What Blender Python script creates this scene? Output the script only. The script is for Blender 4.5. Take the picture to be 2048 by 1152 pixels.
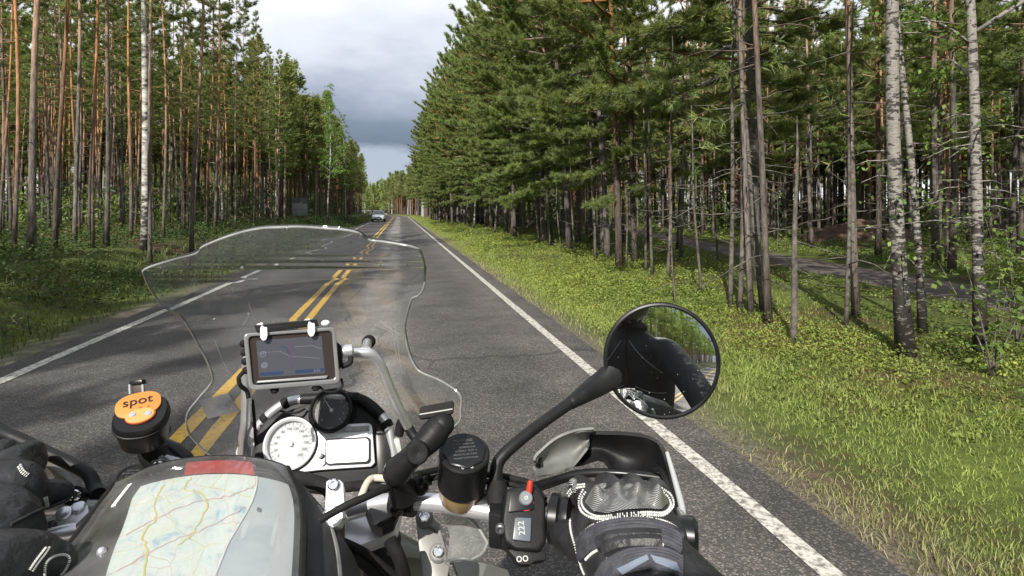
import bpy, bmesh, math, random
import numpy as np
from mathutils import Vector, Matrix

for _o in list(bpy.data.objects):
    bpy.data.objects.remove(_o)
sc = bpy.context.scene
COL = sc.collection
rad = math.radians
random.seed(7)

# ------------------------------------------------------------------ camera
FPX = 1200.0                       # focal length in pixels of a 2048 wide picture
HOR = 420.0                        # row of the horizon
VPX = 800.0                        # column where the road vanishes
CAMZ = 1.5
YAW = math.atan((1024 - VPX) / FPX)
FWD = Vector((math.sin(YAW), math.cos(YAW), 0))
RGT = Vector((math.cos(YAW), -math.sin(YAW), 0))
CAMP = Vector((0, 0, CAMZ))
cam_d = bpy.data.cameras.new("camera")
cam_d.sensor_width = 36
cam_d.lens = FPX / 2048 * 36
cam_d.shift_y = -(576 - HOR) / 2048
cam_d.clip_start = 0.02
cam_d.clip_end = 4000
cam = bpy.data.objects.new("camera", cam_d)
cam.location = CAMP
cam.rotation_euler = (rad(90), 0, -YAW)
COL.objects.link(cam)
sc.camera = cam

# ------------------------------------------------------------------ sky, sun, exposure
SUN_EL = rad(37.5)
SUN_AZ = rad(180 + 27)             # clockwise from the road direction: behind and to the left
SUN_DIR = Vector((math.sin(SUN_AZ) * math.cos(SUN_EL), math.cos(SUN_AZ) * math.cos(SUN_EL), math.sin(SUN_EL)))
world = bpy.data.worlds.new("World")
sc.world = world
world.use_nodes = True
wn = world.node_tree
wn.nodes.clear()
def N(tree, kind, **kw):
    n = tree.nodes.new(kind)
    for k, v in kw.items():
        setattr(n, k, v)
    return n
w_out = N(wn, "ShaderNodeOutputWorld")
w_sky = N(wn, "ShaderNodeTexSky", sky_type='NISHITA', sun_disc=False, sun_elevation=SUN_EL, sun_rotation=SUN_AZ)
w_b1 = N(wn, "ShaderNodeBackground"); w_b1.inputs[1].default_value = 0.10
wn.links.new(w_sky.outputs[0], w_b1.inputs[0])
w_tc = N(wn, "ShaderNodeTexCoord")
w_sep = N(wn, "ShaderNodeSeparateXYZ")
wn.links.new(w_tc.outputs['Generated'], w_sep.inputs[0])
w_map = N(wn, "ShaderNodeMapping"); w_map.inputs['Scale'].default_value = (1.0, 1.0, 2.6)
wn.links.new(w_tc.outputs['Generated'], w_map.inputs[0])
w_n = N(wn, "ShaderNodeTexNoise"); w_n.inputs['Scale'].default_value = 3.2; w_n.inputs['Detail'].default_value = 7; w_n.inputs['Roughness'].default_value = 0.55
wn.links.new(w_map.outputs[0], w_n.inputs['Vector'])
w_m1 = N(wn, "ShaderNodeMath", operation='MULTIPLY_ADD'); w_m1.inputs[1].default_value = 0.22; w_m1.inputs[2].default_value = -0.11
wn.links.new(w_n.outputs[0], w_m1.inputs[0])
w_m2 = N(wn, "ShaderNodeMath", operation='ADD')
wn.links.new(w_sep.outputs[2], w_m2.inputs[0]); wn.links.new(w_m1.outputs[0], w_m2.inputs[1])
# the bank of rain cloud stands over the road ahead, the sides are brighter
w_ax = N(wn, "ShaderNodeMath", operation='ADD'); w_ax.inputs[1].default_value = 0.03
wn.links.new(w_sep.outputs[0], w_ax.inputs[0])
w_aq = N(wn, "ShaderNodeMath", operation='POWER'); w_aq.inputs[1].default_value = 2.0
wn.links.new(w_ax.outputs[0], w_aq.inputs[0])
w_am = N(wn, "ShaderNodeMath", operation='MULTIPLY_ADD'); w_am.inputs[1].default_value = 1.15
wn.links.new(w_aq.outputs[0], w_am.inputs[0]); wn.links.new(w_m2.outputs[0], w_am.inputs[2])
w_r = N(wn, "ShaderNodeValToRGB")
els = [(0.0, (.40, .46, .56)), (.075, (.38, .44, .54)), (.098, (.135, .165, .235)), (.15, (.195, .23, .31)), (.205, (.36, .40, .49)),
       (.27, (.70, .73, .80)), (.34, (.92, .94, .98)), (.6, (.95, .97, 1.0)), (1.0, (.60, .65, .74))]
e = w_r.color_ramp.elements
while len(e) < len(els):
    e.new(0.5)
for k, (p, c) in enumerate(els):
    e[k].position = p; e[k].color = (*c, 1)
wn.links.new(w_am.outputs[0], w_r.inputs[0])
w_b2 = N(wn, "ShaderNodeBackground"); w_b2.inputs[1].default_value = 0.84
wn.links.new(w_r.outputs[0], w_b2.inputs[0])
w_mix = N(wn, "ShaderNodeMixShader"); w_mix.inputs[0].default_value = 0.9
wn.links.new(w_b1.outputs[0], w_mix.inputs[1]); wn.links.new(w_b2.outputs[0], w_mix.inputs[2])
wn.links.new(w_mix.outputs[0], w_out.inputs[0])
sun_d = bpy.data.lights.new("sun", 'SUN')
sun_d.energy = 5.0
sun_d.angle = rad(0.53)
sun_d.color = (1.0, 0.95, 0.86)
sun = bpy.data.objects.new("sun", sun_d)
sun.rotation_euler = (-SUN_DIR).to_track_quat('-Z', 'Y').to_euler()
sun.location = (-20, -40, 40)
COL.objects.link(sun)
vs = sc.view_settings
vs.view_transform = 'Standard'
vs.look = 'None'
vs.exposure = 0.5
vs.gamma = 1.0
vs.use_curve_mapping = False
sc.render.engine = 'CYCLES'
sc.cycles.use_denoising = True
sc.cycles.max_bounces = 10
sc.cycles.transparent_max_bounces = 16
sc.cycles.diffuse_bounces = 4
sc.cycles.sample_clamp_indirect = 6

# ------------------------------------------------------------------ small tools
def P(px, py, d):
    """point seen at pixel (px, py) of the 2048 wide picture, d metres in front of the lens"""
    return CAMP + FWD * d + RGT * ((px - 1024) / FPX * d) + Vector((0, 0, -(py - HOR) / FPX * d))
def G(px, py, z=0.0):
    return P(px, py, (CAMZ - z) * FPX / (py - HOR))
def proj(p):
    v = Vector(p) - CAMP
    d = v.dot(FWD)
    if d < 0.05:
        return None
    return 1024 + v.dot(RGT) / d * FPX, HOR - v.z / d * FPX, d

class Plane:
    def __init__(self, p0, n, up=Vector((0, 0, 1)), roll=0.0):
        self.n = Vector(n).normalized(); self.p0 = Vector(p0)
        self.u = Vector(up).cross(self.n).normalized()
        self.v = self.n.cross(self.u).normalized()
        if roll:
            R = Matrix.Rotation(roll, 3, self.n)
            self.u = R @ self.u; self.v = R @ self.v
    def q(self, px, py, h=0.0):
        r = P(px, py, 1.0) - CAMP
        t = (self.p0 - CAMP).dot(self.n) / r.dot(self.n)
        return CAMP + r * t + self.n * h
    def m(self, a, b, h=0.0):
        return self.p0 + self.u * a + self.v * b + self.n * h

class MB:
    """collects shapes into one mesh"""
    def __init__(self):
        self.v = []; self.f = []
    def add(self, vs_, fs):
        o = len(self.v)
        self.v.extend([tuple(x) for x in vs_])
        self.f.extend([tuple(i + o for i in f) for f in fs])
        return self
    def tube(self, pts, radii, n=12, cap=True, flat=1.0, ref=None):
        pts = [Vector(p) for p in pts]
        if not hasattr(radii, '__len__'):
            radii = [radii] * len(pts)
        m = len(pts)
        tang = []
        for i in range(m):
            t = pts[min(i + 1, m - 1)] - pts[max(i - 1, 0)]
            tang.append(t.normalized())
        a = Vector(ref) if ref else (Vector((0, 0, 1)) if abs(tang[0].z) < 0.9 else Vector((1, 0, 0)))
        nrm = (a - tang[0] * a.dot(tang[0])).normalized()
        vs_, fs = [], []
        for i in range(m):
            nrm = (nrm - tang[i] * nrm.dot(tang[i])).normalized()
            b = tang[i].cross(nrm)
            for k in range(n):
                an = 2 * math.pi * k / n
                vs_.append(pts[i] + (nrm * math.cos(an) * flat + b * math.sin(an)) * radii[i])
        for i in range(m - 1):
            for k in range(n):
                k2 = (k + 1) % n
                fs.append((i * n + k, i * n + k2, (i + 1) * n + k2, (i + 1) * n + k))
        if cap:
            fs.append(tuple(range(n - 1, -1, -1)))
            fs.append(tuple((m - 1) * n + k for k in range(n)))
        return self.add(vs_, fs)
    def lathe(self, c, axis, prof, n=40, sx=1.0, sy=1.0, u=None, squash=None, ring=False):
        """prof: list of (radius, height along axis); closed with caps where the radius is not 0"""
        ax = Vector(axis).normalized(); c = Vector(c)
        if u is None:
            u = Vector((0, 0, 1)).cross(ax)
            if u.length < 1e-3:
                u = Vector((1, 0, 0))
        u = Vector(u).normalized(); w = ax.cross(u)
        vs_, fs = [], []
        for (r, h) in prof:
            for k in range(n):
                an = 2 * math.pi * k / n
                ca, sa = math.cos(an), math.sin(an)
                if squash:
                    ca = math.copysign(abs(ca) ** squash, ca); sa = math.copysign(abs(sa) ** squash, sa)
                vs_.append(c + u * (r * ca * sx) + w * (r * sa * sy) + ax * h)
        m = len(prof)
        for i in range(m - 1):
            for k in range(n):
                k2 = (k + 1) % n
                fs.append((i * n + k, i * n + k2, (i + 1) * n + k2, (i + 1) * n + k))
        if not ring:
            fs.append(tuple(range(n - 1, -1, -1)))
            fs.append(tuple((m - 1) * n + k for k in range(n)))
        return self.add(vs_, fs)
    def prism(self, poly, vec):
        poly = [Vector(p) for p in poly]; vec = Vector(vec); n = len(poly)
        fs = [tuple(range(n)), tuple(range(2 * n - 1, n - 1, -1))]
        for k in range(n):
            k2 = (k + 1) % n
            fs.append((k2, k, n + k, n + k2))
        return self.add(poly + [p + vec for p in poly], fs)
    def grid(self, rows, thick=None):
        """rows of points; thick = offset vector field size (metres) along minus normal -> closed shell"""
        m, n = len(rows), len(rows[0])
        A = np.array([[tuple(p) for p in r] for r in rows], float)
        fs = [(i * n + k, i * n + k + 1, (i + 1) * n + k + 1, (i + 1) * n + k) for i in range(m - 1) for k in range(n - 1)]
        if not thick:
            return self.add(A.reshape(-1, 3), fs)
        du = np.gradient(A, axis=1); dv = np.gradient(A, axis=0)
        nn = np.cross(du, dv); nn /= np.maximum(np.linalg.norm(nn, axis=2, keepdims=True), 1e-9)
        B = A + nn * thick
        o = m * n
        f2 = [tuple(reversed([i + o for i in f])) for f in fs]
        ring = [k for k in range(n)] + [i * n + n - 1 for i in range(1, m)] + [(m - 1) * n + k for k in range(n - 2, -1, -1)] + [i * n for i in range(m - 2, 0, -1)]
        side = [(ring[(k + 1) % len(ring)], ring[k], ring[k] + o, ring[(k + 1) % len(ring)] + o) for k in range(len(ring))]
        return self.add(np.concatenate([A.reshape(-1, 3), B.reshape(-1, 3)]), fs + f2 + side)
    def ball(self, c, r, n=16, sx=1, sy=1, sz=1):
        prof = [(r * math.sin(math.pi * i / n), -r * math.cos(math.pi * i / n)) for i in range(n + 1)]
        o = len(self.v)
        self.lathe((0, 0, 0), (0, 0, 1), prof, 2 * n)
        c = Vector(c)
        for i in range(o, len(self.v)):
            x, y, z = self.v[i]
            self.v[i] = (c.x + x * sx, c.y + y * sy, c.z + z * sz)
        return self
    def box(self, c, u, v, w):
        """centre and three half-edge vectors"""
        c = Vector(c); u = Vector(u); v = Vector(v); w = Vector(w)
        return self.prism([c - u - v - w, c + u - v - w, c + u + v - w, c - u + v - w], w * 2)
    def build(self, name, mat, parent=None, smooth=True, bevel=None, angle=35, remesh=None, sm=0, seg=2, sub=0):
        me = bpy.data.meshes.new(name)
        me.from_pydata(self.v, [], self.f)
        bm = bmesh.new(); bm.from_mesh(me)
        bmesh.ops.remove_doubles(bm, verts=bm.verts, dist=1e-6)
        bmesh.ops.recalc_face_normals(bm, faces=bm.faces)
        if bevel:
            ed = [e_ for e_ in bm.edges if len(e_.link_faces) == 2 and e_.calc_face_angle(0) > rad(30)]
            bmesh.ops.bevel(bm, geom=ed, offset=bevel, segments=seg, profile=0.6, affect='EDGES', clamp_overlap=True)
        bm.to_mesh(me); bm.free()
        me.materials.append(mat)
        o = bpy.data.objects.new(name, me)
        COL.objects.link(o)
        if remesh or sub:
            if remesh:
                md = o.modifiers.new("r", 'REMESH'); md.mode = 'VOXEL'; md.voxel_size = remesh
                if sm:
                    md = o.modifiers.new("s", 'SMOOTH'); md.iterations = sm; md.factor = 0.5
            if sub:
                md = o.modifiers.new("u", 'SUBSURF'); md.levels = sub; md.render_levels = sub
            dg = bpy.context.evaluated_depsgraph_get()
            me2 = bpy.data.meshes.new_from_object(o.evaluated_get(dg))
            o.modifiers.clear(); o.data = me2; me2.name = name; me = me2
            if not me.materials:
                me.materials.append(mat)
        if smooth:
            me.polygons.foreach_set('use_smooth', [True] * len(me.polygons))
            if not remesh:
                me.set_sharp_from_angle(angle=rad(angle))
        if parent:
            attach(o, parent)
        return o
def attach(o, parent):
    """part meshes are modelled in world coordinates under an unrotated Empty"""
    o.parent = parent
    if parent.type == 'EMPTY':
        o.matrix_parent_inverse = Matrix.Translation(-parent.location)
def tag(o, label=None, cat=None, group=None, kind=None):
    for k, v in (("label", label), ("category", cat), ("group", group), ("kind", kind)):
        if v:
            o[k] = v
    return o
def empty(name, loc):
    o = bpy.data.objects.new(name, None); COL.objects.link(o); o.location = loc
    o.empty_display_size = 0.1
    return o
def bez(pts, n=24):
    """smooth curve through points (Catmull-Rom)"""
    pts = [Vector(p) for p in pts]
    q = [pts[0] * 2 - pts[1]] + pts + [pts[-1] * 2 - pts[-2]]
    out = []
    for i in range(1, len(q) - 2):
        for k in range(n):
            t = k / n
            a, b, c, d = q[i - 1], q[i], q[i + 1], q[i + 2]
            out.append(0.5 * ((2 * b) + (c - a) * t + (2 * a - 5 * b + 4 * c - d) * t * t + (3 * b - a - 3 * c + d) * t ** 3))
    out.append(pts[-1])
    return out
def lerp_r(rs, m):
    return list(np.interp(np.linspace(0, len(rs) - 1, m), range(len(rs)), rs))
def text_part(txt, size, origin, u, v, mat, parent, name="lettering", depth=0.0003, align='CENTER'):
    cu = bpy.data.curves.new("t", 'FONT'); cu.body = txt; cu.size = size; cu.align_x = align; cu.align_y = 'CENTER'; cu.extrude = depth
    ob = bpy.data.objects.new("t", cu); COL.objects.link(ob)
    dg = bpy.context.evaluated_depsgraph_get()
    me = bpy.data.meshes.new_from_object(ob.evaluated_get(dg))
    bpy.data.objects.remove(ob)
    u = Vector(u).normalized(); v = Vector(v).normalized(); w = u.cross(v)
    M = Matrix((u, v, w)).transposed().to_4x4(); M.translation = Vector(origin)
    me.transform(M)
    me.materials.clear(); me.materials.append(mat); me.name = name
    o = bpy.data.objects.new(name, me); COL.objects.link(o)
    attach(o, parent)
    return o

# ------------------------------------------------------------------ materials
def mat(name, col, rough=0.5, metal=0.0, col2=None, nscale=40, nmix=(0.35, 0.7), bump=0.0, bscale=200, bdist=.002, coat=0.0, spec=0.5, emit=None, estr=1.0, coords='Object', rvar=0.0):
    m = bpy.data.materials.new(name); m.use_nodes = True
    t = m.node_tree; b = t.nodes['Principled BSDF']
    b.inputs['Base Color'].default_value = (*col, 1); b.inputs['Roughness'].default_value = rough; b.inputs['Metallic'].default_value = metal
    b.inputs['Coat Weight'].default_value = coat; b.inputs['Specular IOR Level'].default_value = spec
    b.inputs['Coat Roughness'].default_value = 0.08
    tc = N(t, "ShaderNodeTexCoord")
    if col2:
        n = N(t, "ShaderNodeTexNoise"); n.inputs['Scale'].default_value = nscale; n.inputs['Detail'].default_value = 6
        t.links.new(tc.outputs[coords], n.inputs['Vector'])
        r = N(t, "ShaderNodeValToRGB"); r.color_ramp.elements[0].position = nmix[0]; r.color_ramp.elements[1].position = nmix[1]
        r.color_ramp.elements[0].color = (*col, 1); r.color_ramp.elements[1].color = (*col2, 1)
        t.links.new(n.outputs[0], r.inputs[0]); t.links.new(r.outputs[0], b.inputs['Base Color'])
        if rvar:
            mr = N(t, "ShaderNodeMapRange"); mr.inputs[3].default_value = rough - rvar; mr.inputs[4].default_value = rough + rvar
            t.links.new(n.outputs[0], mr.inputs[0]); t.links.new(mr.outputs[0], b.inputs['Roughness'])
    if bump:
        n2 = N(t, "ShaderNodeTexNoise"); n2.inputs['Scale'].default_value = bscale; n2.inputs['Detail'].default_value = 4
        t.links.new(tc.outputs[coords], n2.inputs['Vector'])
        bp = N(t, "ShaderNodeBump"); bp.inputs['Strength'].default_value = bump; bp.inputs['Distance'].default_value = bdist
        t.links.new(n2.outputs[0], bp.inputs['Height']); t.links.new(bp.outputs[0], b.inputs['Normal'])
    if emit:
        b.inputs['Emission Color'].default_value = (*emit, 1); b.inputs['Emission Strength'].default_value = estr
    return m

def leaf_mat(name, gain=1.0, transl=0.3, hue_noise=True):
    """plant matter coloured by the 'col' attribute, thin enough to let some light through"""
    m = bpy.data.materials.new(name); m.use_nodes = True
    t = m.node_tree; t.nodes.clear()
    out = N(t, "ShaderNodeOutputMaterial")
    at = N(t, "ShaderNodeAttribute", attribute_name="col")
    oi = N(t, "ShaderNodeObjectInfo")
    hs = N(t, "ShaderNodeHueSaturation")
    mr = N(t, "ShaderNodeMapRange"); mr.inputs[3].default_value = 0.78 * gain; mr.inputs[4].default_value = 1.2 * gain
    t.links.new(oi.outputs['Random'], mr.inputs[0]); t.links.new(mr.outputs[0], hs.inputs['Value'])
    mh = N(t, "ShaderNodeMapRange"); mh.inputs[3].default_value = 0.485; mh.inputs[4].default_value = 0.515
    t.links.new(oi.outputs['Random'], mh.inputs[0]); t.links.new(mh.outputs[0], hs.inputs['Hue'])
    t.links.new(at.outputs['Color'], hs.inputs['Color'])
    d = N(t, "ShaderNodeBsdfPrincipled"); d.inputs['Roughness'].default_value = 0.55; d.inputs['Specular IOR Level'].default_value = 0.3
    tr = N(t, "ShaderNodeBsdfTranslucent")
    t.links.new(hs.outputs[0], d.inputs['Base Color'])
    g = N(t, "ShaderNodeMix", data_type='RGBA', blend_type='MULTIPLY'); g.inputs[0].default_value = 1.0
    g.inputs[7].default_value = (1.0, 1.05, 0.55, 1)
    t.links.new(hs.outputs[0], g.inputs[6]); t.links.new(g.outputs[2], tr.inputs[0])
    mx = N(t, "ShaderNodeMixShader"); mx.inputs[0].default_value = transl
    t.links.new(d.outputs[0], mx.inputs[1]); t.links.new(tr.outputs[0], mx.inputs[2]); t.links.new(mx.outputs[0], out.inputs[0])
    return m

# ================================================================== the setting
R_LINE, L_LINE, Y_LINE = 1.74, -3.44, -1.33
R_EDGE, L_EDGE = 2.05, -3.75
def cx(y):
    """sideways shift of the road, which bends to the left far ahead"""
    y = np.asarray(y, float)
    return np.where(y > 120, -(np.maximum(y - 120, 0)) ** 2 / 900.0, 0.0)
PATH_Y = [-40, -10, 8, 22, 32, 60, 100, 160]
PATH_X = [6.5, 8.0, 9.4, 11.9, 14.4, 20, 25, 30]
def path_x(y):
    return np.interp(y, PATH_Y, PATH_X)
def wob(x, y):
    return (np.sin(x * 0.7 + 1.3 * np.sin(y * 0.23)) * np.sin(y * 0.41 + x * 0.19) * 0.5 + np.sin(x * 1.9 + y * 0.3) * np.sin(y * 1.3 - x * 0.7) * 0.28
            + np.sin(x * 4.3 + 2 * np.sin(y * 1.1)) * np.sin(y * 3.7) * 0.12)
def H(x, y):
    x = np.asarray(x, float); y = np.asarray(y, float)
    xr = x - cx(y)
    w = wob(x, y)
    base = np.interp(xr, [-60, -14, -9.5, -7.4, -6.2, -5.3, -4.6, L_EDGE - .15, L_EDGE, R_EDGE, R_EDGE + .15, 2.9, 4.2, 5.6, 9, 60],
                     [.9, .70, .68, .68, .62, .24, -.06, -.02, -.06, -.06, -.015, -.05, .06, .16, .10, .3])
    amp = np.interp(np.abs(xr + .8), [3.0, 3.6, 6, 10, 60], [0, .02, .10, .16, .5])
    z = base + w * amp
    pd = np.abs(x - path_x(y))
    k = np.clip((2.3 - pd) / 1.0, 0, 1)
    k = np.where(xr > 3, k, 0)
    z = z * (1 - k) + k * 0.08
    # a mound of dug earth by the clearing
    return z
def h1(x, y):
    return float(H(x, y))

# ---- ground, one sheet to the horizon
def nonuni(lo, hi, c, fine, grow):
    out = [c]; s = fine
    while out[-1] < hi:
        out.append(out[-1] + s); s *= grow
    s = fine; left = [c]
    while left[-1] > lo:
        left.append(left[-1] - s); s *= grow
    return np.array(sorted(set(left[1:] + out)))
gxs = np.concatenate([nonuni(-900, -12, -12, 0.4, 1.08), np.arange(-11.7, 14, 0.22), nonuni(14.2, 900, 14.2, 0.3, 1.07)])
gxs = np.unique(np.round(gxs, 3))
gys = np.concatenate([-np.cumsum(0.4 * 1.09 ** np.arange(60))[::-1], np.arange(0, 22, 0.3), 22 + np.cumsum(0.35 * 1.055 ** np.arange(90))])
gys = gys[(gys > -900) & (gys < 1500)]
X, Y = np.meshgrid(gxs, gys)
X = X + cx(Y) * np.clip(1 - np.abs(X) / 300, 0, 1)
Z = H(X, Y)
def np_mesh(name, V, F, material, attr=None, smooth=False, parent=None, mats=None, midx=None):
    """F: array (n, k) or list of such arrays"""
    Fs = F if isinstance(F, list) else [F]
    me = bpy.data.meshes.new(name)
    me.vertices.add(len(V)); me.vertices.foreach_set('co', np.ascontiguousarray(V, dtype=np.float32).ravel())
    loops = np.concatenate([f.ravel() for f in Fs]).astype(np.int32)
    tot = np.concatenate([np.full(len(f), f.shape[1], np.int32) for f in Fs])
    start = np.concatenate([[0], np.cumsum(tot)[:-1]]).astype(np.int32)
    me.loops.add(len(loops)); me.loops.foreach_set('vertex_index', loops)
    me.polygons.add(len(tot)); me.polygons.foreach_set('loop_start', start)
    if attr is not None:
        a = me.attributes.new('col', 'FLOAT_COLOR', 'POINT')
        c = np.ones((len(V), 4), np.float32); c[:, :3] = attr
        a.data.foreach_set('color', c.ravel())
    for m_ in (mats or [material]):
        me.materials.append(m_)
    if midx is not None:
        me.polygons.foreach_set('material_index', np.asarray(midx, np.int32))
    if smooth:
        me.polygons.foreach_set('use_smooth', np.ones(len(tot), bool))
    me.update(calc_edges=True)
    me.validate()
    return me
def link(name, me, parent=None):
    o = bpy.data.objects.new(name, me); COL.objects.link(o)
    if parent:
        o.parent = parent
    return o
def grid_faces(m, n):
    i = np.arange(m - 1)[:, None]; k = np.arange(n - 1)[None, :]
    a = (i * n + k).ravel()
    return np.stack([a, a + 1, a + n + 1, a + n], 1)

def ground_mat():
    m = bpy.data.materials.new("forest_soil"); m.use_nodes = True
    t = m.node_tree; b = t.nodes['Principled BSDF']; b.inputs['Roughness'].default_value = 0.9; b.inputs['Specular IOR Level'].default_value = 0.2
    tc = N(t, "ShaderNodeTexCoord")
    def noise(scale, det=6):
        n = N(t, "ShaderNodeTexNoise"); n.inputs['Scale'].default_value = scale; n.inputs['Detail'].default_value = det
        t.links.new(tc.outputs['Object'], n.inputs['Vector']); return n
    n1 = noise(0.55); n2 = noise(9, 8)
    r1 = N(t, "ShaderNodeValToRGB")
    es = r1.color_ramp.elements
    es[0].position = .32; es[0].color = (.085, .052, .03, 1)
    es[1].position = .7; es[1].color = (.10, .12, .028, 1)
    x_ = es.new(.45); x_.color = (.055, .062, .02, 1)
    x_ = es.new(.56); x_.color = (.075, .10, .022, 1)
    ad = N(t, "ShaderNodeMath", operation='MULTIPLY_ADD'); ad.inputs[1].default_value = .5
    t.links.new(n2.outputs[0], ad.inputs[0])
    ad2 = N(t, "ShaderNodeMath", operation='ADD'); ad2.inputs[1].default_value = -.25
    t.links.new(n1.outputs[0], ad2.inputs[0]); t.links.new(ad2.outputs[0], ad.inputs[2])
    t.links.new(ad.outputs[0], r1.inputs[0])
    # gravel along the asphalt edges
    sp = N(t, "ShaderNodeSeparateXYZ"); t.links.new(tc.outputs['Object'], sp.inputs[0])
    at = N(t, "ShaderNodeAttribute", attribute_name="col")
    mx = N(t, "ShaderNodeMix", data_type='RGBA')
    t.links.new(at.outputs['Fac'], mx.inputs[0]); t.links.new(r1.outputs[0], mx.inputs[6])
    n3 = noise(60, 3)
    r3 = N(t, "ShaderNodeValToRGB"); r3.color_ramp.elements[0].position = .35; r3.color_ramp.elements[0].color = (.06, .052, .042, 1)
    r3.color_ramp.elements[1].position = .68; r3.color_ramp.elements[1].color = (.21, .185, .155, 1)
    t.links.new(n3.outputs[0], r3.inputs[0]); t.links.new(r3.outputs[0], mx.inputs[7])
    t.links.new(mx.outputs[2], b.inputs['Base Color'])
    bp = N(t, "ShaderNodeBump"); bp.inputs['Strength'].default_value = .7; bp.inputs['Distance'].default_value = .05
    t.links.new(n2.outputs[0], bp.inputs['Height']); t.links.new(bp.outputs[0], b.inputs['Normal'])
    return m
XR = (X - cx(Y)).ravel()
grav = np.clip(1 - np.minimum(np.abs(XR - R_EDGE), np.abs(XR - L_EDGE + .1)) / .42, 0, 1)
gme = np_mesh("ground", np.stack([X.ravel(), Y.ravel(), Z.ravel()], 1), grid_faces(len(gys), len(gxs)), ground_mat(), attr=np.repeat(grav[:, None], 3, 1), smooth=True)
tag(link("ground", gme), kind="structure")

# ---- asphalt
def asphalt():
    m = bpy.data.materials.new("asphalt"); m.use_nodes = True
    t = m.node_tree; b = t.nodes['Principled BSDF']; b.inputs['Specular IOR Level'].default_value = .35
    tc = N(t, "ShaderNodeTexCoord")
    # stones in the binder
    v = N(t, "ShaderNodeTexVoronoi"); v.inputs['Scale'].default_value = 112; v.inputs['Randomness'].default_value = 1
    t.links.new(tc.outputs['Object'], v.inputs['Vector'])
    sx = N(t, "ShaderNodeSeparateColor"); t.links.new(v.outputs['Color'], sx.inputs[0])
    r = N(t, "ShaderNodeValToRGB")
    for p, c in ((.45, (.060, .057, .056)), (.8, (.105, .096, .09)), (1.0, (.30, .265, .235))):
        pass
    es = r.color_ramp.elements
    es[0].position = .30; es[0].color = (.068, .064, .063, 1)
    es[1].position = 1.0; es[1].color = (.235, .20, .178, 1)
    k = es.new(.72); k.color = (.098, .09, .086, 1)
    t.links.new(sx.outputs[0], r.inputs[0])
    # wheel tracks polished paler; left lane darkened in colour for tree shade
    sp = N(t, "ShaderNodeSeparateXYZ"); t.links.new(tc.outputs['UV'], sp.inputs[0])
    wt = N(t, "ShaderNodeValToRGB")
    ws = [(0.0, .70), (.07, .74), (.16, .86), (.24, .72), (.36, .84), (.44, .72), (.49, .92), (.515, 1.4), (.56, 2.4), (.625, 2.2), (.67, .95), (.80, .80), (.90, 1.12), (.96, .92), (1, .85)]
    es = wt.color_ramp.elements
    while len(es) < len(ws):
        es.new(.5)
    for i_, (p, g) in enumerate(ws):
        es[i_].position = p; es[i_].color = (g / 4, g / 4, g / 4, 1)
    nw = N(t, "ShaderNodeTexNoise"); nw.inputs['Scale'].default_value = .6; nw.inputs['Detail'].default_value = 4
    mp = N(t, "ShaderNodeMapping"); mp.inputs['Scale'].default_value = (1.2, .25, 1)
    t.links.new(tc.outputs['Object'], mp.inputs[0]); t.links.new(mp.outputs[0], nw.inputs['Vector'])
    jit = N(t, "ShaderNodeMath", operation='MULTIPLY_ADD'); jit.inputs[1].default_value = .05
    t.links.new(nw.outputs[0], jit.inputs[0])
    sb = N(t, "ShaderNodeMath", operation='ADD'); sb.inputs[1].default_value = -.025
    t.links.new(sp.outputs[0], sb.inputs[0]); t.links.new(sb.outputs[0], jit.inputs[2])
    t.links.new(jit.outputs[0], wt.inputs[0])
    mul = N(t, "ShaderNodeMix", data_type='RGBA', blend_type='MULTIPLY'); mul.inputs[0].default_value = 1
    t.links.new(r.outputs[0], mul.inputs[6]); t.links.new(wt.outputs[0], mul.inputs[7])
    # patches and faint cracks
    n2 = N(t, "ShaderNodeTexNoise"); n2.inputs['Scale'].default_value = 1.3; n2.inputs['Detail'].default_value = 9; n2.inputs['Roughness'].default_value = .65
    t.links.new(tc.outputs['Object'], n2.inputs['Vector'])
    mr = N(t, "ShaderNodeMapRange"); mr.inputs[1].default_value = .3; mr.inputs[2].default_value = .7; mr.inputs[3].default_value = 2.4; mr.inputs[4].default_value = 4.9
    t.links.new(n2.outputs[0], mr.inputs[0])
    mul2 = N(t, "ShaderNodeMix", data_type='RGBA', blend_type='MULTIPLY'); mul2.inputs[0].default_value = 1
    t.links.new(mul.outputs[2], mul2.inputs[6])
    cc = N(t, "ShaderNodeCombineColor")
    for i_ in range(3):
        t.links.new(mr.outputs[0], cc.inputs[i_])
    t.links.new(cc.outputs[0], mul2.inputs[7])
    # a few sealed cracks
    wn_ = N(t, "ShaderNodeTexNoise"); wn_.inputs['Scale'].default_value = 1.1; wn_.inputs['Detail'].default_value = 6; t.links.new(tc.outputs['Object'], wn_.inputs['Vector'])
    wv = N(t, "ShaderNodeVectorMath", operation='MULTIPLY_ADD'); wv.inputs[1].default_value = (.9, .9, 0); t.links.new(wn_.outputs['Color'], wv.inputs[0]); t.links.new(tc.outputs['Object'], wv.inputs[2])
    cm = N(t, "ShaderNodeMapping"); cm.inputs['Scale'].default_value = (.30, .11, 1); t.links.new(wv.outputs[0], cm.inputs[0])
    cv = N(t, "ShaderNodeTexVoronoi", feature='DISTANCE_TO_EDGE'); cv.inputs['Scale'].default_value = 1.0; t.links.new(cm.outputs[0], cv.inputs['Vector'])
    cl = N(t, "ShaderNodeMath", operation='LESS_THAN'); cl.inputs[1].default_value = .0035; t.links.new(cv.outputs['Distance'], cl.inputs[0])
    cf = N(t, "ShaderNodeMath", operation='MULTIPLY'); cf.inputs[1].default_value = .55; t.links.new(cl.outputs[0], cf.inputs[0])
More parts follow.
